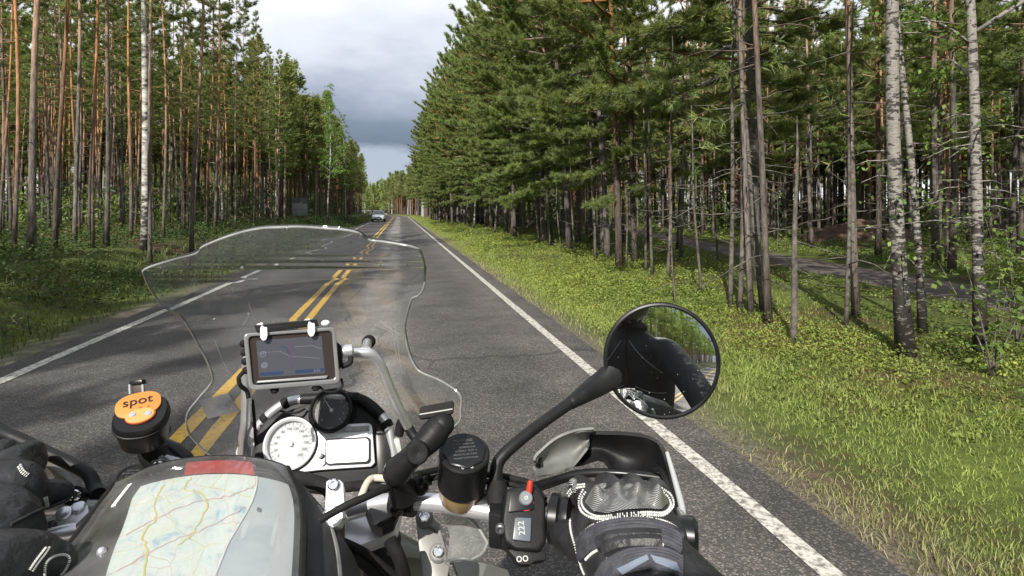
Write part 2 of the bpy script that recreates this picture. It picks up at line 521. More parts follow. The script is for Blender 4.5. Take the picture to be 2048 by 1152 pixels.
    cmx = N(t, "ShaderNodeMix", data_type='RGBA'); cmx.inputs[7].default_value = (.03, .03, .031, 1); t.links.new(cf.outputs[0], cmx.inputs[0]); t.links.new(mul2.outputs[2], cmx.inputs[6])
    t.links.new(cmx.outputs[2], b.inputs['Base Color'])
    b.inputs['Roughness'].default_value = .72
    bp = N(t, "ShaderNodeBump"); bp.inputs['Strength'].default_value = .55; bp.inputs['Distance'].default_value = .006
    t.links.new(v.outputs['Distance'], bp.inputs['Height']); bp.invert = True
    t.links.new(bp.outputs[0], b.inputs['Normal'])
    return m
def strip(name, xa, xb, z, material, y0=-120, y1=420, nx=2, step=2.0, edge=0.0, kind="structure", dash=None):
    ys = np.arange(y0, y1, step); xs = np.linspace(0, 1, nx)
    rng = np.random.default_rng(3)
    V = []; UV = []
    for y in ys:
        ja, jb = (rng.normal(0, edge, 2) if edge else (0, 0))
        c = float(cx(y))
        for s in xs:
            x = xa + ja + (xb - xa + jb - ja) * s
            V.append((x + c, y, z)); UV.append((s, y))
    me = np_mesh(name, np.array(V), grid_faces(len(ys), nx), material)
    uv = me.uv_layers.new(name="UVMap")
    li = np.zeros(len(me.loops), np.int32); me.loops.foreach_get('vertex_index', li)
    uv.data.foreach_set('uv', np.array(UV)[li].astype(np.float32).ravel())
    return tag(link(name, me), kind=kind)
strip("road", L_EDGE, R_EDGE, 0.0, asphalt(), nx=8, step=.5, edge=.02, y0=-60)
def paint(name, col, wear, dirt=(.16, .15, .14)):
    m = mat(name, col, .6)
    t = m.node_tree; b = t.nodes['Principled BSDF']; tc = N(t, "ShaderNodeTexCoord")
    n = N(t, "ShaderNodeTexNoise"); n.inputs['Scale'].default_value = 22; n.inputs['Detail'].default_value = 9; n.inputs['Roughness'].default_value = .75
    t.links.new(tc.outputs['Object'], n.inputs['Vector'])
    r = N(t, "ShaderNodeValToRGB"); r.color_ramp.elements[0].position = wear; r.color_ramp.elements[1].position = wear + .13
    r.color_ramp.elements[0].color = (*dirt, 1); r.color_ramp.elements[1].color = (*col, 1)
    t.links.new(n.outputs[0], r.inputs[0]); t.links.new(r.outputs[0], b.inputs['Base Color'])
    return m
white_paint = paint("white_road_paint", (.56, .54, .485), .41)
yellow_paint = paint("yellow_road_paint", (.62, .36, .035), .36)
strip("edge_line", R_LINE - .052, R_LINE + .052, .005, white_paint, edge=.004, step=.5)
strip("edge_line", L_LINE - .06, L_LINE + .06, .005, white_paint, edge=.004, step=.5)
strip("centre_line", Y_LINE - .155, Y_LINE - .055, .005, yellow_paint, edge=.004, step=.5)
strip("centre_line", Y_LINE + .055, Y_LINE + .155, .005, yellow_paint, edge=.004, step=.5)
# ---- gravel path in the right-hand forest
ys = np.arange(-40, 90, .6); rows = []
rngp = np.random.default_rng(5)
for y in ys:
    c = float(path_x(y)); a, b_ = rngp.normal(0, .06, 2)
    for s in (-1, -.5, 0, .5, 1):
        rows.append((c + s * 1.12 + (a if s < 0 else b_) * abs(s), y, .094 - .018 * abs(s)))
tag(link("path", np_mesh("path", np.array(rows), grid_faces(len(ys), 5), mat("path_gravel", (.062, .049, .043), .9, col2=(.12, .097, .088), nscale=55, bump=.6, bscale=90), smooth=True)), kind="structure")

# ================================================================== plants
def unit(rng, n):
    v = rng.normal(size=(n, 3)); return v / np.linalg.norm(v, axis=1, keepdims=True)
def nz(a):
    return a / np.maximum(np.linalg.norm(a, axis=1, keepdims=True), 1e-9)
def blades(rng, pos, dirs, nb, length, width, spread=.75, col=None):
    """nb thin needles per tuft -> triangles"""
    n = len(pos)
    p = np.repeat(pos, nb, 0); d = np.repeat(dirs, nb, 0)
    d = nz(d * .9 + unit(rng, n * nb) * spread)
    L = rng.uniform(*length, n * nb)[:, None]; W = rng.uniform(*width, n * nb)[:, None]
    s = nz(np.cross(d, unit(rng, n * nb)))
    V = np.stack([p - s * W / 2, p + s * W / 2, p + d * L], 1).reshape(-1, 3)
    F = np.arange(n * nb * 3).reshape(-1, 3)
    C = None if col is None else np.repeat(col, nb * 3, 0)
    return V, F, C
def leaf_quads(rng, pos, size, aspect=.7, up=.6, col=None, droop=0.0):
    n = len(pos)
    nrm = unit(rng, n); nrm[:, 2] = np.abs(nrm[:, 2]) + up; nrm = nz(nrm)
    a = nz(np.cross(nrm, unit(rng, n))); b = np.cross(nrm, a)
    L = rng.uniform(*size, n)[:, None]; W = L * aspect
    a2 = a.copy(); a2[:, 2] -= droop; a2 = nz(a2)
    V = np.stack([pos, pos + a2 * L * .5 - b * W * .5, pos + a2 * L, pos + a2 * L * .5 + b * W * .5], 1).reshape(-1, 3)
    F = np.arange(n * 4).reshape(-1, 4)
    return V, F, (None if col is None else np.repeat(col, 4, 0))

def bark_pine(name="pine_bark", z0=2.6, z1=6.5):
    m = bpy.data.materials.new(name); m.use_nodes = True
    t = m.node_tree; b = t.nodes['Principled BSDF']; b.inputs['Roughness'].default_value = .88; b.inputs['Specular IOR Level'].default_value = .2
    tc = N(t, "ShaderNodeTexCoord"); sp = N(t, "ShaderNodeSeparateXYZ"); t.links.new(tc.outputs['Object'], sp.inputs[0])
    mp = N(t, "ShaderNodeMapping"); mp.inputs['Scale'].default_value = (1, 1, .22); t.links.new(tc.outputs['Object'], mp.inputs[0])
    n = N(t, "ShaderNodeTexNoise"); n.inputs['Scale'].default_value = 16; n.inputs['Detail'].default_value = 8; n.inputs['Roughness'].default_value = .7
    t.links.new(mp.outputs[0], n.inputs['Vector'])
    lo = N(t, "ShaderNodeValToRGB"); lo.color_ramp.elements[0].position = .36; lo.color_ramp.elements[1].position = .66
    lo.color_ramp.elements[0].color = (.045, .036, .031, 1); lo.color_ramp.elements[1].color = (.20, .165, .14, 1)
    hi = N(t, "ShaderNodeValToRGB"); hi.color_ramp.elements[0].position = .3; hi.color_ramp.elements[1].position = .68
    hi.color_ramp.elements[0].color = (.20, .085, .036, 1); hi.color_ramp.elements[1].color = (.55, .285, .13, 1)
    t.links.new(n.outputs[0], lo.inputs[0]); t.links.new(n.outputs[0], hi.inputs[0])
    oi = N(t, "ShaderNodeObjectInfo")
    of = N(t, "ShaderNodeMath", operation='MULTIPLY_ADD'); of.inputs[1].default_value = -4.2
    t.links.new(oi.outputs['Random'], of.inputs[0]); t.links.new(sp.outputs[2], of.inputs[2])
    n2 = N(t, "ShaderNodeTexNoise"); n2.inputs['Scale'].default_value = 2.5; t.links.new(tc.outputs['Object'], n2.inputs['Vector'])
    ad = N(t, "ShaderNodeMath", operation='MULTIPLY_ADD'); ad.inputs[1].default_value = 3; t.links.new(n2.outputs[0], ad.inputs[0]); t.links.new(of.outputs[0], ad.inputs[2])
    mr = N(t, "ShaderNodeMapRange"); mr.inputs[1].default_value = z0; mr.inputs[2].default_value = z1; t.links.new(ad.outputs[0], mr.inputs[0])
    mx = N(t, "ShaderNodeMix", data_type='RGBA'); t.links.new(mr.outputs[0], mx.inputs[0]); t.links.new(lo.outputs[0], mx.inputs[6]); t.links.new(hi.outputs[0], mx.inputs[7])
    hv = N(t, "ShaderNodeHueSaturation"); rn = N(t, "ShaderNodeMath", operation='FRACT'); r7 = N(t, "ShaderNodeMath", operation='MULTIPLY'); r7.inputs[1].default_value = 7.31
    t.links.new(oi.outputs['Random'], r7.inputs[0]); t.links.new(r7.outputs[0], rn.inputs[0])
    vr = N(t, "ShaderNodeMapRange"); vr.inputs[3].default_value = .62; vr.inputs[4].default_value = 1.25; t.links.new(rn.outputs[0], vr.inputs[0]); t.links.new(vr.outputs[0], hv.inputs['Value'])
    sr = N(t, "ShaderNodeMapRange"); sr.inputs[3].default_value = 1.05; sr.inputs[4].default_value = .6; t.links.new(oi.outputs['Random'], sr.inputs[0]); t.links.new(sr.outputs[0], hv.inputs['Saturation'])
    t.links.new(mx.outputs[2], hv.inputs['Color']); t.links.new(hv.outputs[0], b.inputs['Base Color'])
    bp = N(t, "ShaderNodeBump"); bp.inputs['Strength'].default_value = .8; bp.inputs['Distance'].default_value = .02
    t.links.new(n.outputs[0], bp.inputs['Height']); t.links.new(bp.outputs[0], b.inputs['Normal'])
    return m
def bark_birch(name="birch_bark", dark=.46, scar=1.0, pale=(.60, .58, .54)):
    m = bpy.data.materials.new(name); m.use_nodes = True
    t = m.node_tree; b = t.nodes['Principled BSDF']; b.inputs['Roughness'].default_value = .7
    tc = N(t, "ShaderNodeTexCoord")
    mp = N(t, "ShaderNodeMapping"); mp.inputs['Scale'].default_value = (1.2, 1.2, 3.2); t.links.new(tc.outputs['Object'], mp.inputs[0])
    n = N(t, "ShaderNodeTexNoise"); n.inputs['Scale'].default_value = 2.6 * scar; n.inputs['Detail'].default_value = 9; n.inputs['Roughness'].default_value = .68
    t.links.new(mp.outputs[0], n.inputs['Vector'])
    # blacker, cracked bark towards the foot
    sp = N(t, "ShaderNodeSeparateXYZ"); t.links.new(tc.outputs['Object'], sp.inputs[0])
    ft = N(t, "ShaderNodeMapRange"); ft.inputs[1].default_value = 0; ft.inputs[2].default_value = 2.2; ft.inputs[3].default_value = -.13; ft.inputs[4].default_value = .0
    t.links.new(sp.outputs[2], ft.inputs[0])
    ad = N(t, "ShaderNodeMath", operation='ADD'); t.links.new(n.outputs[0], ad.inputs[0]); t.links.new(ft.outputs[0], ad.inputs[1])
    r = N(t, "ShaderNodeValToRGB"); es = r.color_ramp.elements
    es[0].position = dark - .05; es[0].color = (.035, .03, .028, 1)
    es[1].position = dark + .2; es[1].color = (*pale, 1)
    k = es.new(dark); k.color = (.28, .26, .235, 1)
    t.links.new(ad.outputs[0], r.inputs[0]); t.links.new(r.outputs[0], b.inputs['Base Color'])
    bp = N(t, "ShaderNodeBump"); bp.inputs['Strength'].default_value = .5; bp.inputs['Distance'].default_value = .012
    t.links.new(n.outputs[0], bp.inputs['Height']); t.links.new(bp.outputs[0], b.inputs['Normal'])
    return m
M_PINE = bark_pine(); M_PINE_R = bark_pine("right_pine_bark", 4.0, 9.0)  # right-hand pines keep grey-brown bark higher up the trunk
M_BIRCH = bark_birch(); M_OLDBIRCH_SHADED = bark_birch("old_birch_bark_shaded", .50, 2.6, (.125, .12, .112))  # old scarred bark, its pale tone darkened to put shade into the colour
M_DEAD = mat("dead_wood", (.05, .043, .037), .9, col2=(.165, .145, .125), nscale=14, bump=.6, bscale=60)
M_NEEDLE = leaf_mat("pine_needles", 1.12, .48)
M_LEAF = leaf_mat("birch_leaves", 1.0, .38)
M_HERB = leaf_mat("low_plants", 1.08, .36)

def trunk_path(rng, Ht, bend, lean=0.0, n=16):
    z = np.linspace(0, Ht, n); t = z / Ht
    ph = rng.uniform(0, 6.28, 4)
    x = bend * (np.sin(t * 4 + ph[0]) - np.sin(ph[0])) + bend * .4 * (np.sin(t * 9 + ph[1]) - np.sin(ph[1]))
    y = bend * (np.sin(t * 3.5 + ph[2]) - np.sin(ph[2])) + bend * .4 * (np.sin(t * 10 + ph[3]) - np.sin(ph[3]))
    return np.stack([x + lean * z * (1 - .25 * t), y, z], 1)
def mb_mesh(mb, name, material):
    me = bpy.data.meshes.new(name); me.from_pydata(mb.v, [], mb.f); me.materials.append(material)
    me.polygons.foreach_set('use_smooth', [True] * len(me.polygons)); me.update(); return me
PINE_COLS = np.array([(.232, .275, .098), (.190, .245, .100), (.280, .312, .098), (.155, .205, .086)])
def make_pine(seed, Ht=17, cb=.5, spread=1.7, nl=42, r0=.12, droop=.0, stubs=8, side=None, sidek=.5, tw=9, nb=13, bl=(.12, .21), bw=(.012, .024), bend=.1,
              top=.65, cone=False, bark=None, cols=PINE_COLS, rot_stub=None, lean=0.0):
    rng = np.random.default_rng(seed)
    tp = trunk_path(rng, Ht, bend, lean); mb = MB()
    tt = np.linspace(0, 1, len(tp))
    rr = r0 * ((1 - tt) ** .8 * .92 + .05) * (1 + .35 * np.exp(-tt * Ht / .35))
    mb.tube(tp, list(rr), 11)
    TP, TD = [], []
    for i in range(nl):
        u = ((i + rng.uniform(.1, .9)) / nl) ** .95
        t = cb + (1 - cb) * u * .98
        base = np.array([np.interp(t, tt, tp[:, k]) for k in range(3)])
        az = i * 2.4 + rng.normal(0, .45)
        if cone:
            L = spread * ((1 - u) * .9 + .08) * rng.uniform(.75, 1.15)
        else:
            L = spread * ((.55 + .45 * min(1, u / .18)) * (1 - u) ** top + .09) * rng.uniform(.6, 1.2)
        if side is not None:
            L *= 1 + sidek * math.cos(az - side)
        el0 = (1 - u) * (.12 - droop) + u * .95 + rng.normal(0, .14)
        n = 6; pts = [base]; h = np.array([math.cos(az), math.sin(az), 0]); e = el0
        for k in range(1, n):
            e2 = e - .25 * math.sin(k / n * 3.0) + (.5 * (k / n) ** 2)
            a2 = az + rng.normal(0, .12); h = np.array([math.cos(a2), math.sin(a2), 0])
            pts.append(pts[-1] + (h * math.cos(e2) + np.array([0, 0, math.sin(e2)])) * L / (n - 1))
        pts = np.array(pts)
        mb.tube(pts, list(np.linspace(L * .015 + .004, .004, n)), 5)
        k = max(4, int(L * tw * 1.5))
        s = rng.uniform(.22, 1, k) ** .8
        idx = s * (n - 1); i0 = np.minimum(idx.astype(int), n - 2); fr = (idx - i0)[:, None]
        pb = pts[i0] * (1 - fr) + pts[i0 + 1] * fr
        ld = nz(pts[i0 + 1] - pts[i0])
        an = rng.choice([-1, 1], k) * rng.uniform(.35, 1.2, k)
        ca, sa = np.cos(an)[:, None], np.sin(an)[:, None]
        hd = np.concatenate([ld[:, :1] * ca - ld[:, 1:2] * sa, ld[:, :1] * sa + ld[:, 1:2] * ca, ld[:, 2:] + rng.uniform(-.12, .35, (k, 1))], 1)
        hd = nz(hd)
        tl = (rng.uniform(.22, .62, k) * (1.15 - s * .5) * min(1.0, .45 + L * .3))[:, None]
        for f in (.35, .6, .82, 1.0):
            TP.append(pb + hd * tl * f + rng.normal(0, .015, (k, 3))); TD.append(nz(hd + np.array([0, 0, .28])))
        TP.append(pts[-1:]); TD.append(nz(pts[-1:] - pts[-2:-1] + np.array([[0, 0, .1]])))
    TP.append(tp[-1:] + np.array([[0, 0, -.05]])); TD.append(np.array([[0, 0, 1.]]))
    for i in range(stubs):                       # dead, bare lower branches
        z = Ht * cb * (rng.uniform(.12, 1.0) if rot_stub is None else rng.uniform(*rot_stub)); t = z / Ht
        base = np.array([np.interp(t, tt, tp[:, k]) for k in range(3)])
        az = rng.uniform(0, 6.28); L = rng.uniform(.25, 1.3) * min(1, spread / 1.7); e = rng.uniform(-.45, .15); pts = [base]
        for k in range(4):
            az += rng.normal(0, .25); e += rng.normal(0, .18)
            pts.append(pts[-1] + np.array([math.cos(az) * math.cos(e), math.sin(az) * math.cos(e), math.sin(e)]) * L / 4)
        mb.tube(pts, list(np.linspace(.012, .003, 5)), 4)
        if L > .8:
            q = pts[2]; d = nz(np.array([pts[3] - pts[2]]))[0] + rng.normal(0, .5, 3)
            mb.tube([q, q + d * .2, q + d * .4 + rng.normal(0, .05, 3)], [.006, .004, .002], 4)
    pos = np.concatenate(TP); dr = np.concatenate(TD)
    c = cols[rng.integers(0, len(cols), len(pos))] * rng.uniform(.8, 1.2, (len(pos), 1))
    V, F, C = blades(rng, pos, dr, nb, bl, bw, .75, c)
    return mb_mesh(mb, "trunk", bark or M_PINE), np_mesh("crown", V, F, M_NEEDLE, attr=C)
LEAF_COLS = np.array([(.16, .25, .05), (.13, .21, .042), (.19, .28, .06), (.10, .17, .036)])
def make_birch(seed, Ht=15, cb=.4, spread=1.6, nl=34, r0=.09, size=(.045, .075), per=26, bend=.12, bark=None, cols=LEAF_COLS, droop=.5, low=0, lean=0.0, tw=5):
    rng = np.random.default_rng(seed)
    tp = trunk_path(rng, Ht, bend, lean); tt = np.linspace(0, 1, len(tp)); mb = MB()
    mb.tube(tp, list(r0 * ((1 - tt) ** .85 * .93 + .04) * (1 + .4 * np.exp(-tt * Ht / .3))), 12)
    LP = []
    for i in range(nl):
        u = (i + rng.uniform(.1, .9)) / nl; t = cb + (1 - cb) * u * .97
        base = np.array([np.interp(t, tt, tp[:, k]) for k in range(3)])
        az = i * 2.4 + rng.normal(0, .5); L = spread * ((1 - u) ** .6 * .95 + .1) * rng.uniform(.6, 1.2)
        pts = [base]; e = .75 + rng.normal(0, .15); n = 7
        for k in range(1, n):
            e -= (droop + .75) * .2 * (k / n); az += rng.normal(0, .15)
            pts.append(pts[-1] + np.array([math.cos(az) * math.cos(e), math.sin(az) * math.cos(e), math.sin(e)]) * L / (n - 1))
        pts = np.array(pts); mb.tube(pts, list(np.linspace(L * .012 + .004, .003, n)), 5)
        for _ in range(max(2, int(L * tw))):
            s = rng.uniform(.25, 1) * (n - 1); i0 = min(int(s), n - 2); b = pts[i0] + (pts[i0 + 1] - pts[i0]) * (s - i0)
            a2 = rng.uniform(0, 6.28); tl = rng.uniform(.25, .6)
            d = np.array([math.cos(a2), math.sin(a2), rng.uniform(-.9, .1)]) * tl
            f = rng.uniform(0, 1, per)[:, None] ** .8
            LP.append(b + d * f + np.array([0, 0, -droop * .35]) * f ** 2 * tl + rng.normal(0, .05, (per, 3)))
    for i in range(low):
        z = rng.uniform(.08, cb) * Ht; t = z / Ht; base = np.array([np.interp(t, tt, tp[:, k]) for k in range(3)])
        az = rng.uniform(0, 6.28); L = rng.uniform(.3, .9); d = np.array([math.cos(az), math.sin(az), rng.uniform(-.2, .3)])
        mb.tube([base, base + d * L * .5, base + d * L + np.array([0, 0, -.1])], [.009, .006, .003], 4)
        LP.append(base + d * L * rng.uniform(.4, 1, (10, 1)) + rng.normal(0, .07, (10, 3)))
    pos = np.concatenate(LP); c = cols[rng.integers(0, len(cols), len(pos))] * rng.uniform(.8, 1.2, (len(pos), 1))
    V, F, C = leaf_quads(rng, pos, size, .72, .2, c, droop=.6)
    return mb_mesh(mb, "trunk", bark or M_BIRCH), np_mesh("crown", V, F, M_LEAF, attr=C)
def make_pole(seed, Ht=7, r0=.035, twigs=10, leafy=0, bend=.03, bark=None):
    """thin suppressed stem with bare twigs"""
    rng = np.random.default_rng(seed); tp = trunk_path(rng, Ht, bend); tt = np.linspace(0, 1, len(tp)); mb = MB()
    mb.tube(tp, list(r0 * ((1 - tt) ** .7 * .9 + .08)), 8); TP, TD = [], []
    for i in range(twigs):
        t = rng.uniform(.1, .95); base = np.array([np.interp(t, tt, tp[:, k]) for k in range(3)])
        az = rng.uniform(0, 6.28); L = rng.uniform(.12, .7); e = rng.uniform(-.4, .5)
        d = np.array([math.cos(az) * math.cos(e), math.sin(az) * math.cos(e), math.sin(e)])
        p2 = base + d * L * .5 + rng.normal(0, .03, 3); p3 = base + d * L + rng.normal(0, .05, 3)
        mb.tube([base, p2, p3], [.008, .005, .002], 4)
        if t > 1 - leafy:
            TP.append(np.array([p2, p3, (p2 + p3) / 2])); TD.append(np.array([d, d, d]))
    me = mb_mesh(mb, "trunk", bark or M_DEAD)
    if not TP:
        return me, None
    pos = np.concatenate(TP); c = PINE_COLS[rng.integers(0, 4, len(pos))]
    V, F, C = blades(rng, pos, np.concatenate(TD), 9, (.08, .14), (.012, .02), .9, c)
    return me, np_mesh("crown", V, F, M_NEEDLE, attr=C)

d_scale = .80
def plant(name, meshes, x, y, label, cat, group=None, rz=0.0, s=1.0, lean=(0, 0), zs=1.0):
    r = bpy.data.objects.new(name, None); COL.objects.link(r); r.empty_display_size = .3
    if name in ('pine_tree', 'birch_tree') and d_scale:
        s *= d_scale
    r.location = (x, y, h1(x, y) - .04); r.rotation_euler = (lean[0], lean[1], rz); r.scale = (s, s, s * zs)
    if lean != (0, 0):
        r.rotation_mode = 'ZYX'; r.rotation_euler = (lean[0], lean[1], 0)
        r.rotation_mode = 'XYZ'
        r.rotation_euler = (Matrix.Rotation(lean[1], 3, 'Y') @ Matrix.Rotation(lean[0], 3, 'X') @ Matrix.Rotation(rz, 3, 'Z')).to_euler()
    tag(r, label, cat, group)
    for nm, me in zip(("trunk", "crown"), meshes):
        if me is not None:
            c = bpy.data.objects.new(nm, me); COL.objects.link(c); c.parent = r
    return r

rt = np.random.default_rng(11)
PINES_L = [make_pine(100 + i, Ht=h, cb=c, spread=s, nl=38, r0=r, stubs=9, tw=6.5) for i, (h, c, s, r) in enumerate(
    [(17.5, .44, 1.6, .076), (16.5, .50, 1.4, .062), (18, .46, 1.7, .082), (16, .52, 1.35, .052), (17, .43, 1.5, .068)])]
PINES_C = [make_pine(120 + i, Ht=h, cb=.34, spread=s, nl=54, r0=.09, stubs=8, cone=True) for i, (h, s) in enumerate([(16.5, 2.1), (15.5, 1.9)])]
PINES_E = [make_pine(140 + i, Ht=h, cb=c, spread=2.75, top=.48, nl=70, r0=.115, stubs=14, side=math.pi, sidek=.45, tw=11, nb=16, droop=.38, bl=(.12, .22), bw=(.012, .025),
                     bark=M_PINE_R, rot_stub=(.3, 1.1)) for i, (h, c) in enumerate([(17, .16), (16, .2), (18, .18), (17, .26)])]
PINES_R = [make_pine(160 + i, Ht=h, cb=c, spread=1.9, nl=42, r0=r, stubs=22, bark=M_PINE_R, tw=10) for i, (h, c, r) in enumerate(
    [(17, .30, .085), (16, .34, .066), (17.5, .27, .095), (15, .36, .055)])]
BIRCHES = [make_birch(200 + i, Ht=h, cb=c, r0=r, spread=1.6) for i, (h, c, r) in enumerate([(16, .35, .085), (14.5, .3, .07)])]
POLES = [make_pole(220 + i, Ht=h, r0=r, twigs=k, leafy=lf) for i, (h, r, k, lf) in enumerate([(4.2, .026, 14, .55), (3.2, .020, 12, .6), (5.2, .032, 16, .5), (2.6, .016, 9, 0.0)])]

taken = []
def free(x, y, d):
    return all((x - a) ** 2 + (y - b) ** 2 > d * d for a, b in taken[-700:])
def mark(x, y):
    taken.append((x, y))
# ---- trees one can name, set where their feet stand in the photograph
def at_foot(px, py, z=.15):
    g = G(px, py, z); return g.x, g.y
def named(name, meshes, px, py, label, cat, group=None, z=.15, **k):
    x, y = at_foot(px, py, z); mark(x, y); return plant(name, meshes, x, y, label, cat, group, **k)
big = make_birch(301, Ht=15, cb=.42, r0=.088, spread=2.2, bark=M_OLDBIRCH_SHADED, bend=.13, low=22, nl=34)
named("birch_tree", big, 1812, 700, "thick birch with dark cracked bark standing nearest on the right verge", "tree", rz=1.0, lean=(0, rad(-4.2)))
big2 = make_birch(302, Ht=14, cb=.5, r0=.050, spread=1.7, bark=M_OLDBIRCH_SHADED, bend=.1, low=14, nl=26)
named("birch_tree", big2, 1846, 668, "slimmer birch close behind the thick cracked birch on the right", "tree", rz=2.2, lean=(0, rad(-2.5)))
named("birch_tree", make_birch(303, Ht=15, cb=.2, r0=.066, spread=2.0, bark=M_OLDBIRCH_SHADED, low=34, bend=.12, nl=30), 1962, 700, "pale slender birch near the right picture edge with a sapling at its foot", "tree", rz=.4, lean=(0, rad(-1.5)))
named("birch_tree", make_birch(304, Ht=16, cb=.5, r0=.12, spread=1.6, bark=M_BIRCH), 291, 503, "white-barked birch at the front edge of the left forest", "tree", z=.5, rz=.3)
for q, (px, py, dia, nm) in enumerate([(1210, 512, .30, "thick scaly pine trunk standing at the sunlit edge of the right forest"),
        (1239, 532, .20, "second pine trunk just right of the thick scaly pine"), (1502, 622, .09, "slim pine with a pale lower trunk beside the twin stems on the right"),
        (1537, 640, .10, "pine nearest the verge grass with grey lower bark and orange top"), (1712, 640, .10, "straight pine with glowing orange trunk left of the cracked birch")]):
    ms = make_pine(320 + q, Ht=17, cb=.22 if q < 2 else .40, spread=2.5 if q < 2 else 1.9, nl=46, r0=dia * .52, stubs=20, bark=M_PINE_R if q < 2 else M_PINE, side=math.pi, tw=11, nb=14, droop=.2, bend=.04)
    named("pine_tree", ms, px, py, nm, "tree", rz=0, lean=(0, rad(-2.2)))
for px, py, k in [(1191, 517, 2), (1253, 532, 1), (1292, 542, 2), (1304, 548, 2), (1402, 586, 1), (1461, 607, 2), (1479, 617, 0), (1526, 622, 2), (1692, 655, 0), (1352, 600, 3), (1335, 560, 0), (1100, 492, 2), (1122, 500, 1), (1078, 486, 2), (1150, 508, 0)]:
    named("thin_stem", POLES[k], px, py, "thin bare grey stem among the trees at the right forest edge", "tree", "thin stems at the right forest edge", rz=px * .7, lean=(rad((px % 5) - 2), rad((px % 7) - 4)), s=1.0 + (px % 4) * .12)
named("dead_trunk", make_pole(240, Ht=2.5, r0=.042, twigs=5, bend=.012), 1587, 668, "pale dead trunk with two short stubs beside the verge grass", "tree", rz=.5)
for q, (px, py, s_, kk) in enumerate(((990, 466, .95, 0), (948, 457, 1.0, 1), (1030, 474, .8, 0))):
    named("birch_tree", make_birch(330 + q, Ht=14.5, cb=.22, r0=.08, spread=2.3, nl=46, per=34, size=(.07, .12), tw=6), px, py, ("light green leafy birch reaching out of the dark right forest edge", "farther bright birch standing at the right forest edge", "small bright birch just right of the leafy birch at the right forest edge")[q], "tree", rz=q * 1.7, s=s_)
for q, (px, py, s_) in enumerate(((655, 446, .94), (556, 447, .80), (690, 441, .9))):
    named("birch_tree", make_birch(340 + q, Ht=15, cb=.3, r0=.085, spread=1.9, nl=42, per=30, size=(.08, .13)), px, py, ("light green birch rising behind the road sign on the left", "smaller leafy birch a little left of the grey road sign", "far pale-crowned birch at the left forest edge near the oncoming car")[q], "tree", z=.5, rz=q * 2.1, s=s_)
LP = "tall pine with bare orange trunk in the forest left of the road"
LG = "pines of the left forest"
npine = 5
for px, py, k, s in [(62, 524, 2, 1.0), (28, 516, 3, 1), (300, 506, 1, .9), (212, 500, 0, .95), (186, 503, 3, 1), (110, 508, 1, 1), (383, 492, 0, .92), (368, 478, 3, 1), (262, 488, 1, 1), (430, 474, 4, 1), (470, 468, 1, .80),
                     (508, 458, 5, .82), (556, 455, 6, .78), (415, 470, 1, 1), (327, 486, 3, .95), (150, 498, 4, .95)]:
    named("pine_tree", (PINES_L + PINES_C)[k], px, py, LP, "tree", LG, z=.55, rz=px * 1.3, s=s, lean=(rad((px % 5) * .5 - 1), rad((px % 3) - 1.)))
    npine += 1
# ---- the rest of the wood
cand = []
def fill(n, xr, yr, dmin, side):
    for _ in range(n):
        y = rt.uniform(*yr); x = rt.uniform(*xr) + float(cx(y))
        p = proj((x, y, 1.0))
        if p is None or p[0] < -260 or p[0] > 2300:
            continue
        if side > 0 and abs(x - path_x(y)) < 1.7:
            continue
        if side < 0 and 572 < p[0] < 628 and p[2] < 57:   # keeps the sign in view
            continue
        if side > 0 and p[2] < 14 and x - float(cx(y)) < 9 and rt.uniform() < .6:
            continue
        if side > 0 and 1625 < p[0] < 1790 and 16 < p[2] < 33 and rt.uniform() < .8:   # the sunlit clearing
            continue
        if free(x, y, dmin):
            mark(x, y); cand.append((x, y, side, p[2]))
fill(2800, (-42, -8.4), (3, 62), 1.42, -1)
fill(900, (-18, -8.0), (60, 215), 1.6, -1)
fill(2000, (5.4, 48), (4, 62), 1.35, 1)
fill(500, (4.3, 6.0), (42, 215), 2.0, 1)
fill(1000, (5.0, 16), (40, 215), 1.6, 1)
cand.sort(key=lambda c: c[3])
rest = []
nL = nR = nE = nB = nS = 0
RG, EG = "pines inside the right forest", "leafy pines along the right forest edge"
